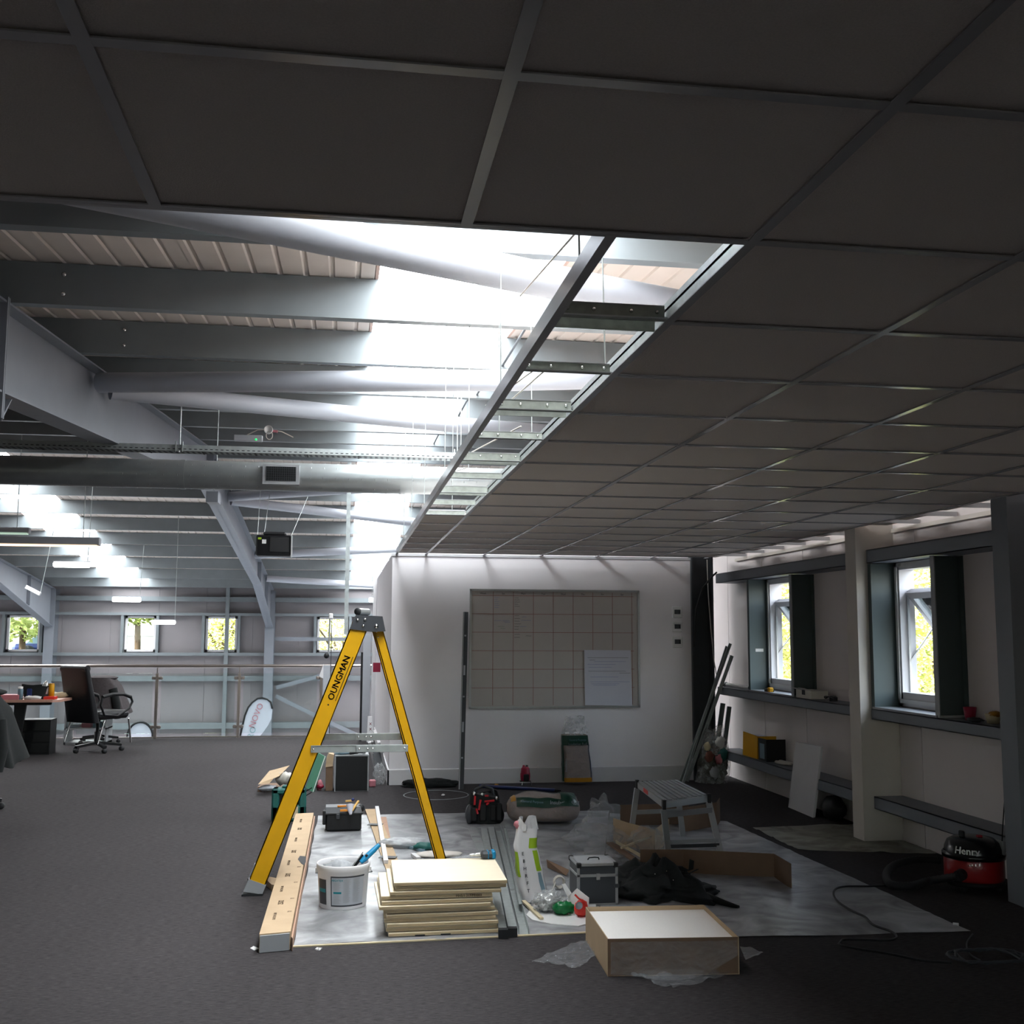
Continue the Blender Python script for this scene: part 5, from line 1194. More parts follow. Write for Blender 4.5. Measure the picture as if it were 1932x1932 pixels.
# ---------------------------------------------------------------- desk and office chairs
dy = 12.62; dz = .70
T = thing('desk', 'pale wood topped desk cluttered with papers at the left edge', 'desk', (-5.0, dy+.4, 0))
xr = onY(112, 1325, dy).x
mb = MB(); mb.prism([(-7.0, dy, dz-.03), (xr-.08, dy, dz-.03), (xr, dy+.07, dz-.03), (xr, dy+.22, dz-.03), (xr+.03, dy+.35, dz-.03), (xr+.03, dy+.8, dz-.03), (-7.0, dy+.8, dz-.03)], (0, 0, .03)); part(T, 'desktop', mb, 'wood_pink', fix=True)
part(T, 'leg', MB().prism([(xr-.56, dy+.15, 0), (xr-.50, dy+.15, 0), (xr-.42, dy+.15, dz-.04), (xr-.56, dy+.15, dz-.04)], (0, .05, 0)), 'black', fix=True); part(T, 'beam', MB().box((-6.9, dy+.13, dz-.07), (xr-.14, dy+.22, dz-.031)), 'black')
part(T, 'leg', MB().box((-6.8, dy+.15, 0), (-6.7, dy+.2, dz-.04)), 'black')
a = onZ(52, 1415); b = onZ(100, 1412)
T = thing('pedestal', 'black drawer pedestal under the right end of the desk', 'pedestal', (xr-.38, dy+.6, 0))
part(T, 'body', MB().box((xr-.56, dy+.45, .0), (xr-.20, dy+.75, .43)), 'black')
for i in range(3): part(T, 'drawer', MB().rbox((xr-.555, dy+.44, .02+.135*i), (xr-.205, dy+.452, .145+.135*i), .003), 'black_gloss')
T = thing('wire_cabinet', 'low clear fronted cabinet with papers beyond the desk', 'cabinet', (-4.1, 14.4, 0))
for p0, p1 in (((-4.55, .0), (-4.53, .5)), ((-4.02, 0), (-4.0, .5)), ((-4.55, .48), (-4.0, .5)), ((-4.55, .2), (-4.0, .22)), ((-4.55, 0), (-4.0, .03))): part(T, 'frame', MB().box((p0[0], 14.3, p0[1]), (p1[0], 14.7, p1[1])), 'light_grey')
part(T, 'front_glass', MB().box((-4.53, 14.3, .22), (-4.02, 14.305, .48)), 'glass')
for i, (x, m_) in enumerate(((-4.45, 'paper'), (-4.3, 'pink'), (-4.15, 'blue_grey'))): part(T, 'papers', MB().box((x-.05, 14.4, .221), (x+.07, 14.6, .26+.02*i)), m_)
# desk clutter
def dsk(px, py, yy=dy+.2): v = onY(px, py, yy); v.z = dz; return v
T = thing('desk_bag', 'dark grey and blue open bag on the desk', 'bag', tuple(dsk(65, 1300)))
v = dsk(66, 1310); part(T, 'body', MB().grid(lambda u, w: (v.x+(.12+.04*w)*math.copysign(abs(math.cos(2*PI*u))**.5, math.cos(2*PI*u)), v.y+.06*math.sin(2*PI*u), dz+.001+.17*w+.015*math.sin(4*PI*u)*w), 24, 6, True, True), 'fabric_dark')
part(T, 'pocket', MB().rbox((v.x-.08, v.y-.075, dz+.01), (v.x-.02, v.y-.05, dz+.13), .01), 'blue_dark')
v = dsk(97, 1308); T = thing('yellow_flask', 'yellow cylindrical tub standing on the desk', 'tub', tuple(v)); part(T, 'body', MB().lathe([(0, 0), (.033, .002), (.034, .17), (.03, .175)], v, 18), 'amber_box'); part(T, 'lid', MB().lathe([(.031, .172), (.031, .19), (0, .192)], v, 18), 'amber')
v = dsk(86, 1306); T = thing('foil_pouch', 'silvery crumpled pouch beside the yellow tub on the desk', 'pouch', tuple(v)); part(T, 'body', MB().ball((v.x, v.y, dz+.12), .06, 8, (.7, .5, 1.7), .4, 3, 4), 'foil'); part(T, 'base', MB().box((v.x-.03, v.y-.03, dz), (v.x+.03, v.y+.03, dz+.06)), 'dark_grey')
v = dsk(95, 1316, dy+.12); solo('red_folder', 'bright red folder lying near the end of the desk', 'folder', MB().rbox((v.x-.07, v.y-.05, dz+.001), (v.x+.06, v.y+.1, dz+.035), .003), 'red_bright')
v = dsk(60, 1320, dy+.1); solo('crumpled_papers', 'white crumpled papers on the desk edge', 'paper', MB().ball((v.x, v.y, dz+.02), .08, 8, (1.3, .7, .35), .5, 2, 4), 'white_plastic')
v = dsk(38, 1315, dy+.1); T = thing('small_jar', 'small clear jar with a dark lid on the desk behind the draped coat', 'jar', tuple(v)); part(T, 'body', MB().lathe([(0, 0), (.03, 0), (.032, .12), (.025, .13)], v, 16), 'blue_grey'); part(T, 'lid', MB().lathe([(.028, .13), (.028, .155), (0, .156)], v, 16), 'white_plastic')
v = dsk(15, 1305, dy+.1); solo('magazine_pile', 'low pile of red and white magazines at the left of the desk', 'magazines', MB().rbox((v.x-.2, v.y-.05, dz+.001), (v.x+.14, v.y+.15, dz+.06), .004), 'pink')
v = dsk(110, 1312, dy+.5); solo('paper_pile', 'beige crumpled wrappings behind the yellow tub', 'paper', MB().ball((v.x, v.y, dz+.03), .1, 8, (1.2, .7, .4), .4, 5, 4), 'cream')

def castor_base(T, x, y, r=.27, rz=.3):
    for k in range(5):
        a = rz+2*PI*k/5; ex, ey = x+r*math.cos(a), y+r*math.sin(a)
        arm = part(T, 'base_arm', MB().beam((x, y, .11), (ex, ey, .075), .045, .03), 'black', fix=True)
        part(arm, 'castor', MB().lathe([(0, -.02), (.026, -.02), (.028, -.008), (.028, .008), (.026, .02), (0, .02)], n=14, mat=Matrix.Translation((ex, ey, .028)) @ Matrix.Rotation(R(90), 4, 'X') @ Matrix.Rotation(a, 4, 'Z')), 'rubber')
    part(T, 'gas_lift', MB().tube([(x, y, .10), (x, y, .24), (x, y, .241), (x, y, .36)], [.034, .034, .02, .02], 12), 'black')
# chair seen from the side and behind: seat to the right, tall back to the left
cx, cy = 0, 0
T = thing('office_chair', 'black leather office chair with chrome armrests beside the desk', 'chair', (0, 0, 0)); CH1 = T
castor_base(T, cx, cy, .28, .5)
def cush(x0, x1, y0, y1, z0, z1, r=.03): return MB().rbox((x0, y0, z0), (x1, y1, z1), r)
part(T, 'seat', cush(cx-.22, cx+.28, cy-.24, cy+.24, .40, .50, .035), 'leather')
def backf(u, v):
    a = 2*PI*u; ca_, sa_ = math.cos(a), math.sin(a); ex = math.copysign(abs(ca_)**.45, ca_); ey = math.copysign(abs(sa_)**.45, sa_)
    return (cx-.24-.16*v+.05*ex*(1.15-.3*v), cy-.02+.235*ey*(1-.1*v), .37+.66*v)
part(T, 'backrest', MB().grid(backf, 36, 14, True, True), 'leather'); part(T, 'head_roll', MB().tube([(cx-.395, cy-.22, 1.02), (cx-.395, cy+.18, 1.02)], .045, 10), 'leather')
for s_ in (-1, 1):
    yy = cy+s_*.27; arm = part(T, 'armrest', MB().tube([(cx-.20, yy, .68), (cx-.05, yy, .705), (cx+.12, yy, .70), (cx+.24, yy, .66)], .022, 8), 'black')
    part(arm, 'arm_loop', MB().tube([(cx+.24, yy, .66), (cx+.27, yy, .60), (cx+.22, yy, .52), (cx+.05, yy, .44), (cx-.16, yy, .46), (cx-.22, yy, .58), (cx-.20, yy, .67)], .014, 8), 'black')
    for (p0, p1) in (((cx-.15, yy, .40), (cx-.24, yy, .12)), ((cx+.22, yy, .40), (cx+.27, yy, .10))): part(T, 'chrome_leg', MB().tube([p0, p1], .011, 8), 'chrome')
CH1.location = (-3.93, 13.4, 0); CH1.rotation_euler = (0, 0, R(54)); CH1.scale = (1.06, 1.1, 1.04); cx, cy = -3.88, 13.4
solo('paper_sheet', 'white sheet lying on the seat of the black leather chair', 'paper', MB().prism([(cx-.02, cy-.15, .502), (cx+.2, cy-.05, .502), (cx+.16, cy+.12, .502), (cx-.05, cy+.08, .502)], (0, 0, .008)), 'white_plastic', fix=True)
jx, jy = -4.13, 14.45
T = thing('office_chair', 'office chair behind the leather one with a grey jacket over it', 'chair', (jx, jy, 0))
castor_base(T, jx, jy, .26, .1)
part(T, 'seat', cush(jx-.3, jx+.2, jy-.23, jy+.23, .42, .50), 'fabric_dark'); part(T, 'backrest', cush(jx+.10, jx+.19, jy-.22, jy+.22, .5, .86, .04), 'fabric_dark')
def jkt(u, v):
    a = 2*PI*u; ca_, sa_ = math.cos(a), math.sin(a); w = 1+.12*math.sin(7*a)*v
    return (jx+.02+.05*v+(.20+.12*v)*math.copysign(abs(ca_)**.6, ca_)*w*(min(1, .75+v)), jy+.25*math.copysign(abs(sa_)**.6, sa_)*w, .90-.50*v+.03*math.sin(3*a)*v)
jk = thing('grey_jacket', 'grey jacket hung over the back of the rear office chair', 'jacket', (jx, jy, .5))
part(jk, 'shell', MB().grid(jkt, 48, 14, True, True), 'fabric_grey'); part(jk, 'shoulders', MB().ball((jx+.02, jy, .895), .2, 12, (1.0, 1.2, .16), .1, 2), 'fabric_grey'); part(jk, 'sleeve', MB().tube([(jx+.20, jy-.2, .75), (jx+.26, jy-.22, .55), (jx+.28, jy-.2, .35)], [.06, .055, .045], 10), 'fabric_dark')
# chair cut by the left edge of the picture with a coat over its back
kx, ky = -4.0, 8.6
T = thing('office_chair', 'office chair cut off by the left edge, hidden under a dark coat', 'chair', (kx, ky, 0))
castor_base(T, kx, ky, .30, -.15-.78)
part(T, 'seat', cush(kx-.25, kx+.22, ky-.23, ky+.23, .42, .50), 'fabric_dark'); part(T, 'backrest', cush(kx+.10, kx+.20, ky-.22, ky+.22, .5, 1.0, .04), 'fabric_dark')
part(T, 'chrome_strut', MB().tube([(kx+.16, ky-.1, .42), (kx+.27, ky-.16, .12)], .012, 8), 'chrome')
def coat(u, v):
    a = 2*PI*u; ca_, sa_ = math.cos(a), math.sin(a); w = 1+(.08*math.sin(9*a)+.05*math.sin(5*a+1))*v; s_ = (.55+.45*min(1, v*3.5))
    return (kx+.14+(.13+.19*v)*math.copysign(abs(ca_)**.7, ca_)*w*s_, ky+(.25+.05*v)*math.copysign(abs(sa_)**.7, sa_)*w*s_, 1.03-.62*v-.06*(1-s_)+.035*math.sin(4*a+.5)*v)
ck = thing('dark_coat', 'long dark grey coat draped over the chair back at the left edge', 'coat', (kx+.1, ky, .3))
part(ck, 'shell', MB().grid(coat, 64, 18, True, True), 'fabric_dark', fix=False); part(ck, 'collar', MB().ball((kx+.14, ky, 1.0), .16, 10, (1, 1.3, .22), .1, 4), 'fabric_dark')
part(ck, 'sleeve', MB().tube([(kx+.33, ky-.24, .78), (kx+.36, ky-.27, .55), (kx+.34, ky-.27, .36)], [.055, .06, .045], 12), 'fabric_dark')

# ================================================================ services under the roof
# spiral duct with a grille
dY = 8.0; a = onY(0, 895, dY); dzc = 2.855; dr = .122
T = thing('spiral_duct', 'galvanised spiral air duct running across the hall below the roof', 'duct', (-5, dY, dzc))
dx0, dx1 = XL+.2, XR-.1
part(T, 'pipe', MB().tube([(dx0+(dx1-dx0)*i/12, dY, dzc) for i in range(13)], dr, 32), 'duct')
sm = MB(); n_ = int((dx1-dx0)/.11)
for i in range(n_):
    x = dx0+i*.11
    sm.tube([(x+.04*k/8, dY+(dr+.001)*math.cos(-2*PI*k/8-.6), dzc+(dr+.001)*math.sin(-2*PI*k/8-.6)) for k in range(9)], .0035, 4, caps=False)
o_ = part(T, 'seam', sm, 'duct'); o_['kind'] = 'stuff'
for x in (-2.2, -.35, -4.8, -7.4): part(T, 'joint_collar', MB().tube([(x-.02, dY, dzc), (x+.02, dY, dzc)], dr+.004, 32), 'duct')
g0, g1 = onY(496, 895, dY-dr).x, onY(565, 895, dY-dr).x
gr = part(T, 'grille', MB().prism([(g0, dY-dr-.035, dzc-.085), (g1, dY-dr-.035, dzc-.085), (g1, dY-dr-.035, dzc+.085), (g0, dY-dr-.035, dzc+.085)], (0, .06, 0)), 'light_grey', fix=True)
part(gr, 'grille_opening', MB().box((g0+.028, dY-dr-.038, dzc-.058), (g1-.028, dY-dr-.034, dzc+.065)), 'black')
bl = MB()
for i in range(14): x = g0+.034+(g1-g0-.068)*i/13; bl.box((x-.0015, dY-dr-.041, dzc-.058), (x+.0015, dY-dr-.037, dzc+.065))
for i in range(6): z = dzc-.05+.02*i; bl.box((g0+.028, dY-dr-.040, z-.001), (g1-.028, dY-dr-.037, z+.001))
o_ = part(gr, 'grille_blades', bl, 'dark_grey'); o_['kind'] = 'stuff'
# perforated cable tray in front of the duct
tY = 7.55; tz = onY(300, 853, tY).z; tz = 2.985
T = thing('cable_tray', 'perforated galvanised cable tray hung in front of the spiral duct', 'cable tray', (-5, tY, tz))
part(T, 'side_flange', MB().box((XL+.2, tY-.001, tz), (.9, tY+.001, tz+.05)), 'galv_dull'); part(T, 'side_flange', MB().box((XL+.2, tY+.149, tz), (.9, tY+.151, tz+.05)), 'galv_dull')
part(T, 'tray_bed', MB().box((XL+.2, tY, tz), (.9, tY+.15, tz+.002)), 'galv_dull')
hb = MB(); x = -4.2
while x < .8: hb.box((x, tY-.0022, tz+.012), (x+.022, tY-.0008, tz+.018)); x += .042
o_ = part(T, 'slots', hb, 'black'); o_['kind'] = 'stuff'
hb = MB(); x = -4.2
while x < .8: hb.prism([(x, tY+.02, tz-.0008), (x+.022, tY+.02, tz-.0008), (x+.03, tY+.13, tz-.0008), (x+.008, tY+.13, tz-.0008)], (0, 0, .0004)); x += .045
o_ = part(T, 'bed_slots', hb, 'dark_grey', fix=True); o_['kind'] = 'stuff'
for i in range(12): x = -4.1+i*.42; part(T, 'tray_rib', MB().box((x, tY+.01, tz-.004), (x+.014, tY+.14, tz-.001)), 'black')
for px, m_ in ((338, .006), (863, .005), (870, .004)):
    x = onY(px, 850, tY).x; solo('drop_rod', 'thin threaded rod dropping from the purlins to the cable tray, %s' % ('left of the duct grille' if px < 400 else 'first near the ceiling runner' if px == 863 else 'second near the ceiling runner'), 'rod', MB().tube([(x, tY+.02, tz), (x, tY+.02, roof_z(tY)-PD+.05)], m_, 6), 'galv')
    T2 = part(T, 'hanger_bracket', MB().box((x-.03, tY-.02, tz-.01), (x-.022, tY-.004, tz+.075)), 'galv'); T2 = part(T, 'hanger_bracket', MB().box((x+.022, tY-.02, tz-.01), (x+.03, tY-.004, tz+.075)), 'galv')
    part(T, 'hanger_nut', MB().ball((x, tY-.012, tz-.008), .010, 6), 'chrome')
x = onY(407, 820, tY+.3).x; solo('drop_rod', 'thin threaded rod carrying the spiral duct left of the emergency light', 'rod', MB().tube([(x, dY, dzc+dr), (x, dY, roof_z(dY)-PD+.05)], .004, 6), 'galv')
# emergency light with detector head
ey = 10.74
v0, v1 = onY(442, 828, ey), onY(496, 828, ey)
T = thing('emergency_light', 'slim white emergency light with a green indicator on a roof purlin', 'light', ((v0.x+v1.x)/2, ey, v0.z))
part(T, 'housing', MB().rbox((v0.x, ey-.06, v0.z-.03), (v1.x, ey, v0.z+.04), .008), 'label_grey'); part(T, 'indicator', MB().ball((v1.x-.07, ey-.062, v0.z-.01), .010, 6), 'led_green')
v = onY(507, 812, ey); T = thing('detector_head', 'round white detector with looped cables next to the emergency light', 'detector', tuple(v))
part(T, 'head', MB().lathe([(0, 0), (.045, .004), (.05, .02), (.045, .03)], n=18, mat=Matrix.Translation((v.x, ey-.02, v.z)) @ Matrix.Rotation(R(90), 4, 'X')), 'white_plastic')
part(T, 'cable', MB().tube([(v.x-.25, ey, v.z-.07), (v.x-.12, ey-.01, v.z-.0), (v.x-.04, ey-.01, v.z+.005)], .006, 6), 'cable_white'); part(T, 'cable', MB().tube([(v.x+.05, ey-.01, v.z), (v.x+.14, ey-.01, v.z-.01), (v.x+.27, ey, v.z-.07)], .006, 6), 'cable_white')
part(T, 'cable_loop', MB().tube([(v.x+.01+.035*math.cos(k*PI/8), ey-.02, v.z-.06+.045*math.sin(k*PI/8)) for k in range(17)], .005, 6), 'cable_white'); part(T, 'red_plug', MB().tube([(v.x+.045, ey-.015, v.z-.01), (v.x+.10, ey-.015, v.z-.012)], .014, 8), 'pink')
# dark heater unit on wires
hy = 15.0; v0, v1 = onY(482, 1048, hy), onY(550, 1010, hy)
T = thing('heater_unit', 'dark blue black heater unit hung on wires beside the far rafter', 'heater', ((v0.x+v1.x)/2, hy, v0.z))
part(T, 'body', MB().rbox((v0.x, hy, v0.z), (v1.x, hy+.3, v1.z), .02), 'blue_dark' if False else 'black_gloss'); part(T, 'blue_face', MB().rbox((v0.x+.2, hy-.01, v0.z+.05), (v1.x-.03, hy+.01, v1.z-.03), .01), 'black')
part(T, 'fan_hood', MB().rbox((v0.x+.10, hy+.02, v1.z-.005), (v1.x-.08, hy+.28, v1.z+.05), .02), 'black'); part(T, 'rating_label', MB().box((v0.x+.09, hy-.013, v1.z-.13), (v0.x+.15, hy-.009, v1.z-.07)), 'white_plastic'); part(T, 'rating_label', MB().box((v0.x+.03, hy-.013, v1.z-.07), (v0.x+.08, hy-.009, v1.z-.04)), 'lime')
part(T, 'side_bracket', MB().box((v1.x-.004, hy-.02, v0.z-.02), (v1.x+.016, hy+.02, v1.z+.0)), 'alum')
for p, q in (((v1.x, hy, v1.z), (v1.x+.3, hy+1.3, roof_z(hy+1.3)+.005)), ((v0.x+.02, hy, v1.z), (v0.x-.02, hy+1.0, roof_z(hy+1.0)+.005)), ((v0.x+.1, hy+.2, v1.z), (v0.x+.12, hy+1.3, roof_z(hy+1.3)+.005))):
    part(T, 'hanging_wire', MB().tube([p, q], .004, 5), 'galv')
v = onY(445, 1067, 20.2); v.z = roof_z(20.2)-PD-.02; solo('smoke_detector', 'small round detector under a purlin left of the heater unit', 'detector', MB().lathe([(0, -.06), (.04, -.055), (.055, -.02), (.05, 0)], v, 16), 'white_plastic')
v = onY(374, 958, 14.6); v.z = roof_z(14.6)-PD-.02; solo('smoke_detector', 'small round detector under a purlin just left of the rafter apex', 'detector', MB().lathe([(0, -.06), (.04, -.055), (.055, -.02), (.05, 0)], v, 16), 'white_plastic')
solo('beam_bracket', 'grey boxed bracket on the purlin left of the rafter apex', 'bracket', MB().rbox(tuple(onY(388, 947, 13.2)), tuple(onY(412, 927, 13.2)+Vector((0, .3, 0))), .004), 'steel_blue')
# upright strut of slotted channel
v = onY(657, 990, 15.0); solo('slotted_strut', 'slim vertical slotted channel hanging from the roof beyond the stepladder', 'strut', MB().box((v.x-.03, 15.0, 1.5), (v.x+.03, 15.04, roof_z(15)+.01)), 'galv_dull')
solo('red_sliver', 'small red sliver on the purlin seen through the open ceiling strip', 'clip', MB().box(tuple(onY(1010, 634, purl_y[4]-.004)), tuple(onY(1030, 638, purl_y[4]-.002))), 'pink')  # thin pink bar just in front of the purlin face
# white ceiling sensor above the strip
v = onY(1056, 732, 9.0); T = thing('sensor_box', 'small white sensor box on its cables above the open ceiling strip', 'sensor', tuple(v))
part(T, 'box', MB().rbox((v.x-.03, v.y-.02, v.z-.02), (v.x+.03, v.y+.02, v.z+.03), .006), 'white_plastic'); part(T, 'cable', MB().tube([(v.x-.02, v.y, v.z-.01), (v.x-.14, v.y, v.z-.12)], .004, 5), 'cable_white'); part(T, 'cable', MB().tube([(v.x+.02, v.y, v.z-.01), (v.x+.06, v.y, v.z-.10)], .004, 5), 'cable_white')
# wires from the tie rods under the rooflight
# ---------------------------------------------------------------- pendant strip lights
def pendant(px0, px1, py, y, label, mat='lamp_white', h=.07, kind=0, wires=((.8, .0),)):
    a, b = onY(px0, py, y), onY(px1, py, y)
    T = thing('pendant_light', label, 'light', ((a.x+b.x)/2, y, a.z), group='pendant strip lights')
    if kind: part(T, 'housing', MB().rbox((a.x, y-.05, a.z-.02), (b.x, y+.05, a.z+h), .01), 'label_grey'); part(T, 'diffuser', MB().box((a.x+.01, y-.052, a.z-.035), (b.x-.03, y+.045, a.z-.018)), mat)
    else:
        part(T, 'tube', MB().rbox((a.x, y-.05, a.z-h/2), (b.x, y+.05, a.z+h/2), .02), mat); part(T, 'top_tray', MB().box((a.x, y-.04, a.z+h/2), (b.x, y+.04, a.z+h/2+.01)), 'label_grey')
    for t, dx in wires:
        x = a.x+(b.x-a.x)*t; part(T, 'suspension', MB().tube([(x, y, a.z+h/2), (x+dx, y, roof_z(y)+.005)], .005, 5), 'galv')
pendant(-300, 190, 1019, 12.0, 'long grey pendant with a warm glowing underside at the left edge', 'lamp_warm', .075, 1, ((.55, 0), (.93, .0)))
pendant(-200, 57, 999, 13.0, 'dim greenish pendant cut off by the left edge above the long grey one', 'lamp_dim', .05, 1, ((.9, 0),))
pendant(101, 170, 1065, 16.0, 'bright white pendant tube below the long grey pendant', 'lamp_white', .085, 0, ((.93, .03),))
pendant(212, 266, 1131, 22.0, 'bright white pendant tube above the second far window from the left', 'lamp_white', .10, 0, ((.95, .05),))
pendant(286, 331, 1174, 19.0, 'low white pendant tube hanging across the second far window', 'lamp_white', .075, 0, ((.97, .0),))
pendant(696, 708, 1132, 22.0, 'short end of a bright pendant beside the top of the partition', 'lamp_white', .10, 0, ((.5, 0),))
a, b = onY(49, 1107, 20), onY(76, 1121, 20); T = thing('pendant_light', 'tilted pale pendant in front of the left haunched rafter', 'light', tuple(a), group='pendant strip lights'); part(T, 'housing', MB().beam(a, b, .08, .06), 'white_plastic', fix=True); e_ = onY(101, 1078, 20); e_.z = roof_z(20)+.005; part(T, 'suspension', MB().tube([b, e_], .006, 5), 'galv')

# ================================================================ things along the gable wall
T = thing('lever_file', 'yellow lever arch file standing on the low rail', 'file', tuple(onX(1422, 1437, 3.2)))
def onrail(px, py, X_, z): v = onX(px, py, X_); v.z = z; return v
RZ_ = .332
ya, yb = onX(1405, 1420, 3.15).y, onX(1432, 1420, 3.15).y
part(T, 'spine', MB().prism([(3.13, ya, RZ_), (3.13, yb, RZ_), (3.13, yb-.02, RZ_+.215), (3.13, ya-.02, RZ_+.23)], (.012, 0, 0)), 'amber_box', fix=True)
part(T, 'cover', MB().prism([(3.135, yb, RZ_), (3.32, yb, RZ_), (3.32, yb-.02, RZ_+.215), (3.135, yb-.02, RZ_+.215)], (0, .01, 0)), 'amber_box', fix=True); part(T, 'pages', MB().box((3.145, yb+.02, RZ_), (3.31, ya-.05, RZ_+.2)), 'paper')
y3, y2 = onX(1450, 1420, 3.15).y, onX(1434, 1420, 3.15).y
T = thing('lever_file', 'black lever arch file standing right of the yellow one', 'file', (3.22, (y3+y2)/2, RZ_))
part(T, 'spine', MB().box((3.13, y3, RZ_), (3.14, y2-.01, RZ_+.205)), 'black'); part(T, 'cover', MB().box((3.14, y3, RZ_), (3.32, y3+.008, RZ_+.205)), 'black'); part(T, 'spine_label', MB().box((3.128, y3+.05, RZ_+.02), (3.131, y2-.05, RZ_+.16)), 'blue_grey')
solo('socket_box', 'small white socket with a dark outlet left of the yellow file', 'socket', MB().rbox((3.315, ya+.06, RZ_+.02), (XR-.001, ya+.14, RZ_+.1), .004), 'white_plastic')
solo('rag', 'pale rag lying on the low rail right of the files', 'cloth', MB().ball((3.22, y3-.2, RZ_+.015), .08, 8, (.8, 1.8, .2), .4, 4, 4), 'cable_white')
# leaning white panel
pa, pb, pc_, pd = onZ(1487, 1523), onZ(1535, 1543), onX(1549, 1409, 3.09), onX(1500, 1400, 3.09)
pa = Vector((2.99, pa.y, 0)); pb = Vector((2.99, pb.y, 0))
pa, pb = Vector((2.98, 7.72, 0)), Vector((2.98, 7.13, 0)); pc_ = Vector((3.09, 7.13, .60)); pd = Vector((3.09, 7.72, .60))
pa, pb, pc_, pd = onZ(1487, 1523), onZ(1534, 1543), onX(1549, 1409, 3.09), onX(1501, 1400, 3.09)
solo('leaning_tile', 'square white ceiling tile leaning on the low rail of the gable wall', 'ceiling tile', MB().prism([pa, pb, pc_, pd], (.02, 0, .004)), 'white_paint', fix=True)
solo('shadow_lump', 'black lump standing in for the shadow and something black behind the leaning white tile', 'sack', MB().ball((3.2, 7.2, .10), .13, 10, (.7, 1, .8), .2, 3), 'black')  # dark shadow with something black in it, modelled as one black lump
# things on the window ledge girt
LZ = .975
def ledge(px): v = onX(px, 1290 if px < 1650 else 1340, 3.2); return v.y
y_ = ledge(1390); T = thing('white_tube', 'long white tube lying on the ledge in the corner', 'tube', (3.2, y_, LZ)); part(T, 'tube', MB().tube([(3.2, ledge(1372), LZ+.02), (3.2, ledge(1420), LZ+.02)], .02, 10), 'white_plastic'); part(T, 'dark_end', MB().tube([(3.2, ledge(1415), LZ+.02), (3.2, ledge(1424), LZ+.02)], .022, 10), 'black')
solo('fittings', 'small cluster of grey fittings at the corner end of the ledge', 'fittings', MB().ball((3.2, ledge(1368), LZ+.02), .04, 8, (.8, 1.6, .6), .5, 3, 4), 'light_grey')
y_ = ledge(1463); T = thing('tape_measure', 'black and yellow tape measure on the ledge below the left window', 'tape measure', (3.15, y_, LZ)); part(T, 'body', MB().rbox((3.12, y_-.05, LZ), (3.17, y_+.09, LZ+.045), .012), 'black'); part(T, 'yellow_side', MB().rbox((3.115, y_-.055, LZ+.01), (3.16, y_-.005, LZ+.055), .008), 'amber_box')
y_ = ledge(1530); T = thing('open_box', 'small open white cardboard box on the ledge right of the left window', 'box', (3.2, y_, LZ)); part(T, 'body', MB().box((3.13, y_-.16, LZ), (3.28, y_+.16, LZ+.07)), 'cable_white')
for (a, b, z) in ((-.16, -.02, .09), (.0, .16, .085)): part(T, 'flap', MB().prism([(3.13, y_+a, LZ+.07), (3.13, y_+b, LZ+.07), (3.08, y_+b+.02, LZ+z), (3.08, y_+a+.02, LZ+z)], (0, 0, .003)), 'white_paint', fix=True)
part(T, 'inside', MB().box((3.127, y_-.03, LZ+.03), (3.131, y_+.03, LZ+.075)), 'black')
y_ = ledge(1575); solo('black_cable_loop', 'small loop of black cable at the end of the ledge by the boxed column', 'cable', MB().tube([(3.16+.03*math.sin(k), y_+.10*math.cos(k), LZ+.02+.022*abs(math.sin(k))) for k in [i*.5 for i in range(13)]], .006, 6), 'black')
solo('small_can', 'small grey can lying near the black cable loop on the ledge', 'can', MB().tube([(3.14, ledge(1577), LZ+.02), (3.2, ledge(1579), LZ+.02)], .018, 10), 'dark_grey')
v = onX(1437, 1223, 3.2); solo('white_label', 'white rectangular label stuck on the green left jamb of the left window', 'label', MB().box((3.17, 8.800, 1.355), (3.25, 8.804, 1.385)), 'white_plastic')
y_ = ledge(1830)
T = thing('pink_cup', 'pink cup on the ledge right of the right window', 'cup', (3.2, y_, LZ)); part(T, 'cup', MB().lathe([(0, .0), (.030, 0), (.042, .085), (.039, .085), (.028, .005)], (3.2, y_, LZ), 20), 'crimson')
y_ = ledge(1873); T = thing('yellow_tub', 'yellowish paper tub on the ledge between the pink cup and the steel column', 'tub', (3.2, y_, LZ)); part(T, 'tub', MB().lathe([(0, .0), (.035, 0), (.05, .06), (.047, .06), (.03, .005)], (3.2, y_, LZ), 16), 'cream'); part(T, 'yellow_rag', MB().ball((3.2, y_-.03, LZ+.06), .05, 8, (.8, 1, .35), .4, 5), 'amber')
solo('dark_glove', 'black glove lying on the ledge beside the pink cup', 'glove', MB().ball((3.16, ledge(1850), LZ+.014), .055, 8, (.7, 1.3, .25), .4, 6, 4), 'black')
solo('black_board', 'narrow black board standing on the ledge against the steel column', 'board', MB().box((3.18, 4.62, LZ), (3.2, 4.68, LZ+.16)), 'black')

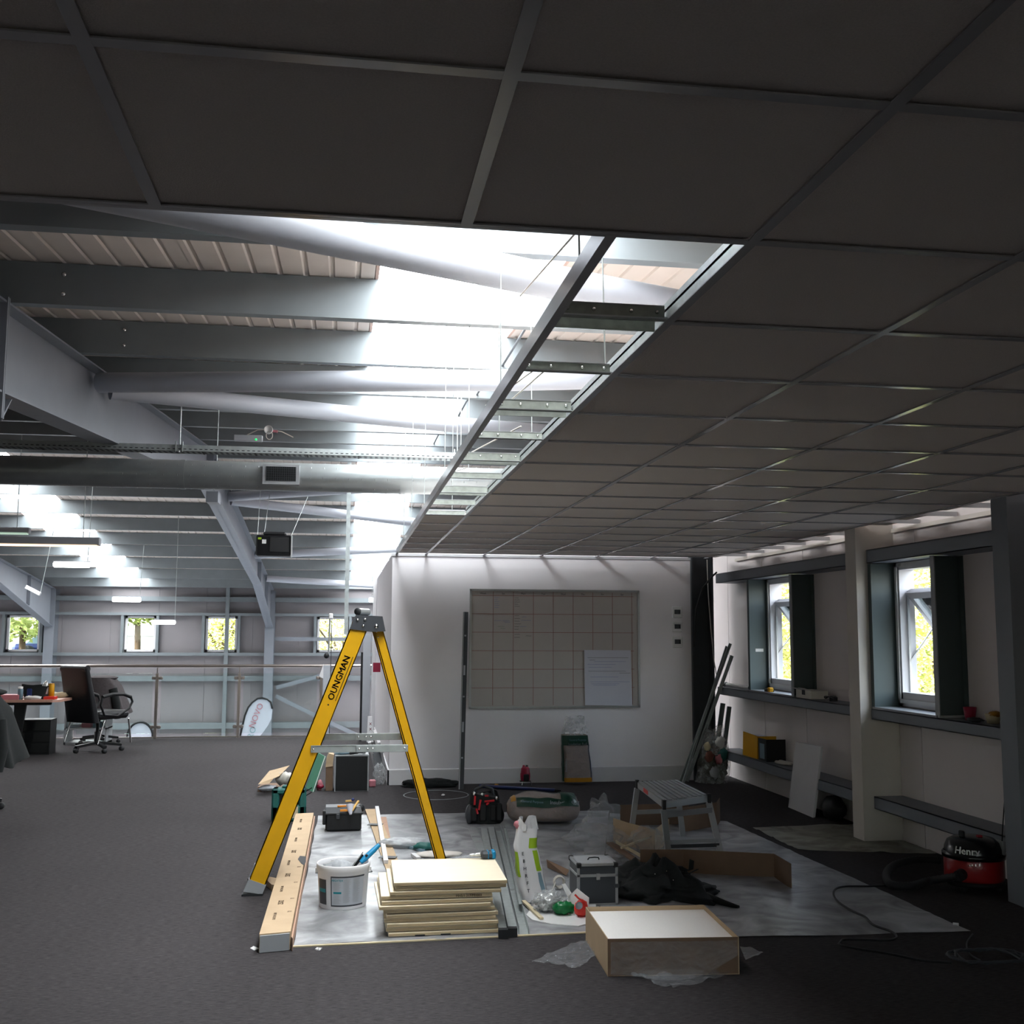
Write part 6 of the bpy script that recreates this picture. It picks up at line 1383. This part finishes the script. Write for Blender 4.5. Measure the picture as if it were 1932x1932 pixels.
# ================================================================ vacuum cleaner, hose and leads
vx, vy = 3.02, 4.93; vx, vy = 2.975, 4.80
T = thing('vacuum_cleaner', 'red drum vacuum cleaner with a domed black lid by the gable wall', 'vacuum cleaner', (vx, vy, 0))
c_ = (vx, vy, 0)
part(T, 'drum', MB().lathe([(.13, .05), (.165, .055), (.172, .08), (.172, .18), (.166, .195)], c_, 40), 'red_vac')
part(T, 'base', MB().lathe([(0, .03), (.16, .03), (.175, .045), (.172, .065), (.13, .06)], c_, 40), 'black')
part(T, 'lid_rim', MB().lathe([(.160, .188), (.180, .19), (.182, .215), (.172, .225)], c_, 40), 'black_gloss')
part(T, 'lid', MB().lathe([(.170, .215), (.166, .25), (.150, .285), (.115, .305), (.06, .315), (0, .318)], c_, 40), 'black_gloss')
part(T, 'handle_knob', MB().rbox((vx-.085, vy-.02, .31), (vx-.06, vy+.02, .345), .006), 'black'); part(T, 'switch', MB().rbox((vx+.0, vy-.06, .305), (vx+.03, vy-.03, .325), .004), 'red')
fa = -2.08     # the side of the drum turned to the room
part(T, 'hose_port', MB().tube([(vx+.165*math.cos(fa-.45), vy+.165*math.sin(fa-.45), .11), (vx+.215*math.cos(fa-.45), vy+.215*math.sin(fa-.45), .105)], .034, 16), 'black')
tx = MB().text('Henry', .056, Matrix.Identity(4), .001, True)
lr = lambda z: (.170-(z-.215)*.114 if z < .25 else .166-(z-.25)*.457)+.0035
tx.v = [(vx+(lr(.245+y)+z)*math.cos(fa-.26+x/.165), vy+(lr(.245+y)+z)*math.sin(fa-.26+x/.165), .245+y) for x, y, z in tx.v]; part(T, 'lettering', tx, 'white_plastic')
for k in range(4):
    a = .6+k*PI/2; part(T, 'castor', MB().ball((vx+.15*math.cos(a), vy+.15*math.sin(a), .022), .022, 7), 'rubber')
hs = [(vx+.215*math.cos(fa-.45), vy+.215*math.sin(fa-.45), .105)]+[tuple(onZ(px, py, .035)) for px, py in ((1755, 1662), (1715, 1672), (1680, 1668), (1672, 1650), (1688, 1632), (1730, 1622), (1775, 1624))]
# smooth the hose path and give it ribs
def smooth(pts, n=8):
    out = []; P_ = [Vector(p) for p in pts]
    for i in range(len(P_)-1):
        a, b, c, d = P_[max(i-1, 0)], P_[i], P_[i+1], P_[min(i+2, len(P_)-1)]
        for k in range(n):
            t = k/n; out.append(.5*((2*b)+(-a+c)*t+(2*a-5*b+4*c-d)*t*t+(-a+3*b-3*c+d)*t**3))
    return out+[P_[-1]]
hp = smooth(hs, 14); h_ = thing('vacuum_hose', 'black ribbed hose curling on the carpet in front of the vacuum cleaner', 'hose', (2.5, 4.8, 0))
part(h_, 'hose', MB().tube(hp, [.021 if i % 2 else .025 for i in range(len(hp))], 12), 'rubber')
lead = smooth([onZ(*p, .018) for p in ((1690, 1670), (1640, 1672), (1590, 1673), (1573, 1682), (1580, 1700), (1607, 1718), (1632, 1730), (1648, 1745), (1680, 1757), (1692, 1768), (1672, 1774), (1600, 1772), (1586, 1777), (1592, 1785), (1680, 1800), (1740, 1812), (1795, 1816))], 6)
solo('power_lead', 'thin black lead snaking over the point of the dust sheet', 'cable', MB().tube(lead, .006, 6), 'black')
coil = [onZ(1862, 1808, .008)+Vector(((.16+.03*math.sin(i*.9))*math.cos(i*.35), (.13+.03*math.cos(i*.7))*math.sin(i*.35), .004+.012*abs(math.sin(i*1.3)))) for i in range(76)]
solo('cable_coil', 'loosely coiled dark extension lead on the carpet at the lower right', 'cable', MB().tube(coil, .005, 6), 'dark_grey')
solo('power_lead', 'dark lead rising from the coil towards the dust sheet point', 'cable', MB().tube(smooth([onZ(*p, .008) for p in ((1835, 1762), (1824, 1780), (1830, 1800), (1850, 1812))], 6), .004, 6), 'dark_grey')
T = thing('wall_socket', 'black plug in a double socket low on the gable wall behind the vacuum cleaner', 'socket', (3.25, 4.7, .25))
part(T, 'faceplate', MB().rbox((3.08, 4.66, .22), (3.10, 4.78, .30), .004), 'light_grey'); part(T, 'plug', MB().rbox((3.04, 4.69, .205), (3.08, 4.75, .265), .01), 'black')
for i, pts in enumerate((((1901, 1450), (1896, 1500), (1892, 1560), (1890, 1596)),)):
    part(T, 'cable', MB().tube(smooth([onX(*p, 3.09) for p in pts], 5), .0035, 6), 'black')
part(T, 'cable', MB().tube([(3.05, 4.72, .21), (3.03, 4.72, .10), (3.04, 4.70, .03)], .005, 6), 'black')

# ================================================================ outside: trees, hedge, building
struct('ground_outside', MB().box((-30, YF+.3, GZ-.3), (30, 60, GZ-.2)), 'asphalt'); struct('ground_outside', MB().box((XR+.3, -6, GZ-.3), (30, YF+.3, GZ-.2)), 'asphalt')
def tree(name, label, c, r, n, mat, leaf=.10, trunk=True, sq=(1, 1, 1), seed=0):
    rnd = random.Random(seed); T = thing(name, label, 'tree', (c[0], c[1], GZ-.2), group='trees outside'); mb = MB()
    for i in range(n):
        d_ = Vector((rnd.gauss(0, 1), rnd.gauss(0, 1), rnd.gauss(0, 1))).normalized()*r*rnd.uniform(.45, 1.0)**.6
        p = Vector((c[0]+d_.x*sq[0], c[1]+d_.y*sq[1], c[2]+d_.z*sq[2])); a = Vector((rnd.uniform(-1, 1), rnd.uniform(-1, 1), rnd.uniform(-.6, .6))).normalized()*leaf*rnd.uniform(.6, 1.3)
        b = a.cross(Vector((rnd.uniform(-1, 1), rnd.uniform(-1, 1), rnd.uniform(-1, 1)))).normalized()*leaf*.45
        mb.add([p-a, p+b, p+a, p-b], [(0, 1, 2, 3)])
    o_ = part(T, 'foliage', mb, mat); o_['kind'] = 'stuff'
    if trunk:
        z0 = GZ-.2; part(T, 'trunk', MB().tube([(c[0], c[1], z0), (c[0]+.1, c[1], (z0+c[2])/2), (c[0], c[1]+.1, c[2])], [.16, .12, .07], 8), 'bark')
        for k in range(4):
            a = k*1.7+seed; part(T, 'branch', MB().tube([(c[0], c[1], c[2]-r*.5), (c[0]+.6*r*math.cos(a), c[1]+.6*r*math.sin(a), c[2]+.2*r)], [.06, .02], 6), 'bark')
tree('leafy_tree', 'yellow green tree filling the right gable window', (7.2, 12.4, 1.2), 2.6, 42000, 'leaf_lime', .045, seed=1)
tree('leafy_tree', 'green tree behind the open sash of the left gable window', (8.2, 18.2, 1.3), 2.8, 40000, 'leaf_green', .05, seed=2)
tree('leafy_tree', 'tall tree between the two gable window views', (13.2, 14.2, 2.2), 2.6, 20000, 'leaf_lime', .07, seed=3)
tree('leafy_tree', 'tree standing outside the third far window from the left', (-4.6, 33.5, 1.8), 1.7, 9000, 'leaf_lime', .07, seed=4)
tree('leafy_tree', 'tree standing outside the far window nearest the stepladder', (-.8, 33.0, 1.5), 2.0, 9000, 'leaf_lime', .07, seed=5)
tree('leafy_tree', 'darker tree crown in the top of the leftmost far window', (-10.6, 34.0, 2.9), 1.7, 3000, 'leaf_green', .13, seed=6)
tree('leafy_tree', 'dark tree crown in the top corner of the second far window', (-7.3, 34.5, 3.0), 1.3, 2000, 'leaf_green', .13, seed=7)
T = thing('white_shed', 'low white building seen through the two left far windows', 'building', (-9, 42, GZ-.2)); part(T, 'wall', MB().box((-14, 42, GZ-.2), (-6, 46, 1.4)), 'white_paint'); part(T, 'roof', MB().box((-14.3, 41.7, 1.4), (-5.7, 46.3, 1.55)), 'light_grey')
T = thing('parked_car', 'blue car parked outside the leftmost far window', 'car', (-9.6, 36, GZ-.2))
cz_ = .62
# the yard beyond the far wall lies higher than the hall floor, on a bank
struct('bank_outside', MB().box((-16, 34.6, GZ-.2), (4, 60, .55)), 'asphalt')
part(T, 'body', MB().rbox((-11.2, 35.2, .75), (-8.4, 36.9, 1.15), .12), 'blue_dark'); part(T, 'cabin', MB().prism([(-10.8, 35.35, 1.15), (-8.9, 35.35, 1.15), (-9.2, 35.4, 1.5), (-10.4, 35.4, 1.5)], (0, 1.3, 0)), 'blue_grey', fix=True)
for x in (-10.7, -8.9):
    for y in (35.2, 36.8): part(T, 'wheel', MB().lathe([(0, 0), (.25, 0), (.28, .05), (.25, .12), (0, .12)], n=18, mat=Matrix.Translation((x, y, .83)) @ Matrix.Rotation(R(90), 4, 'X')), 'rubber')
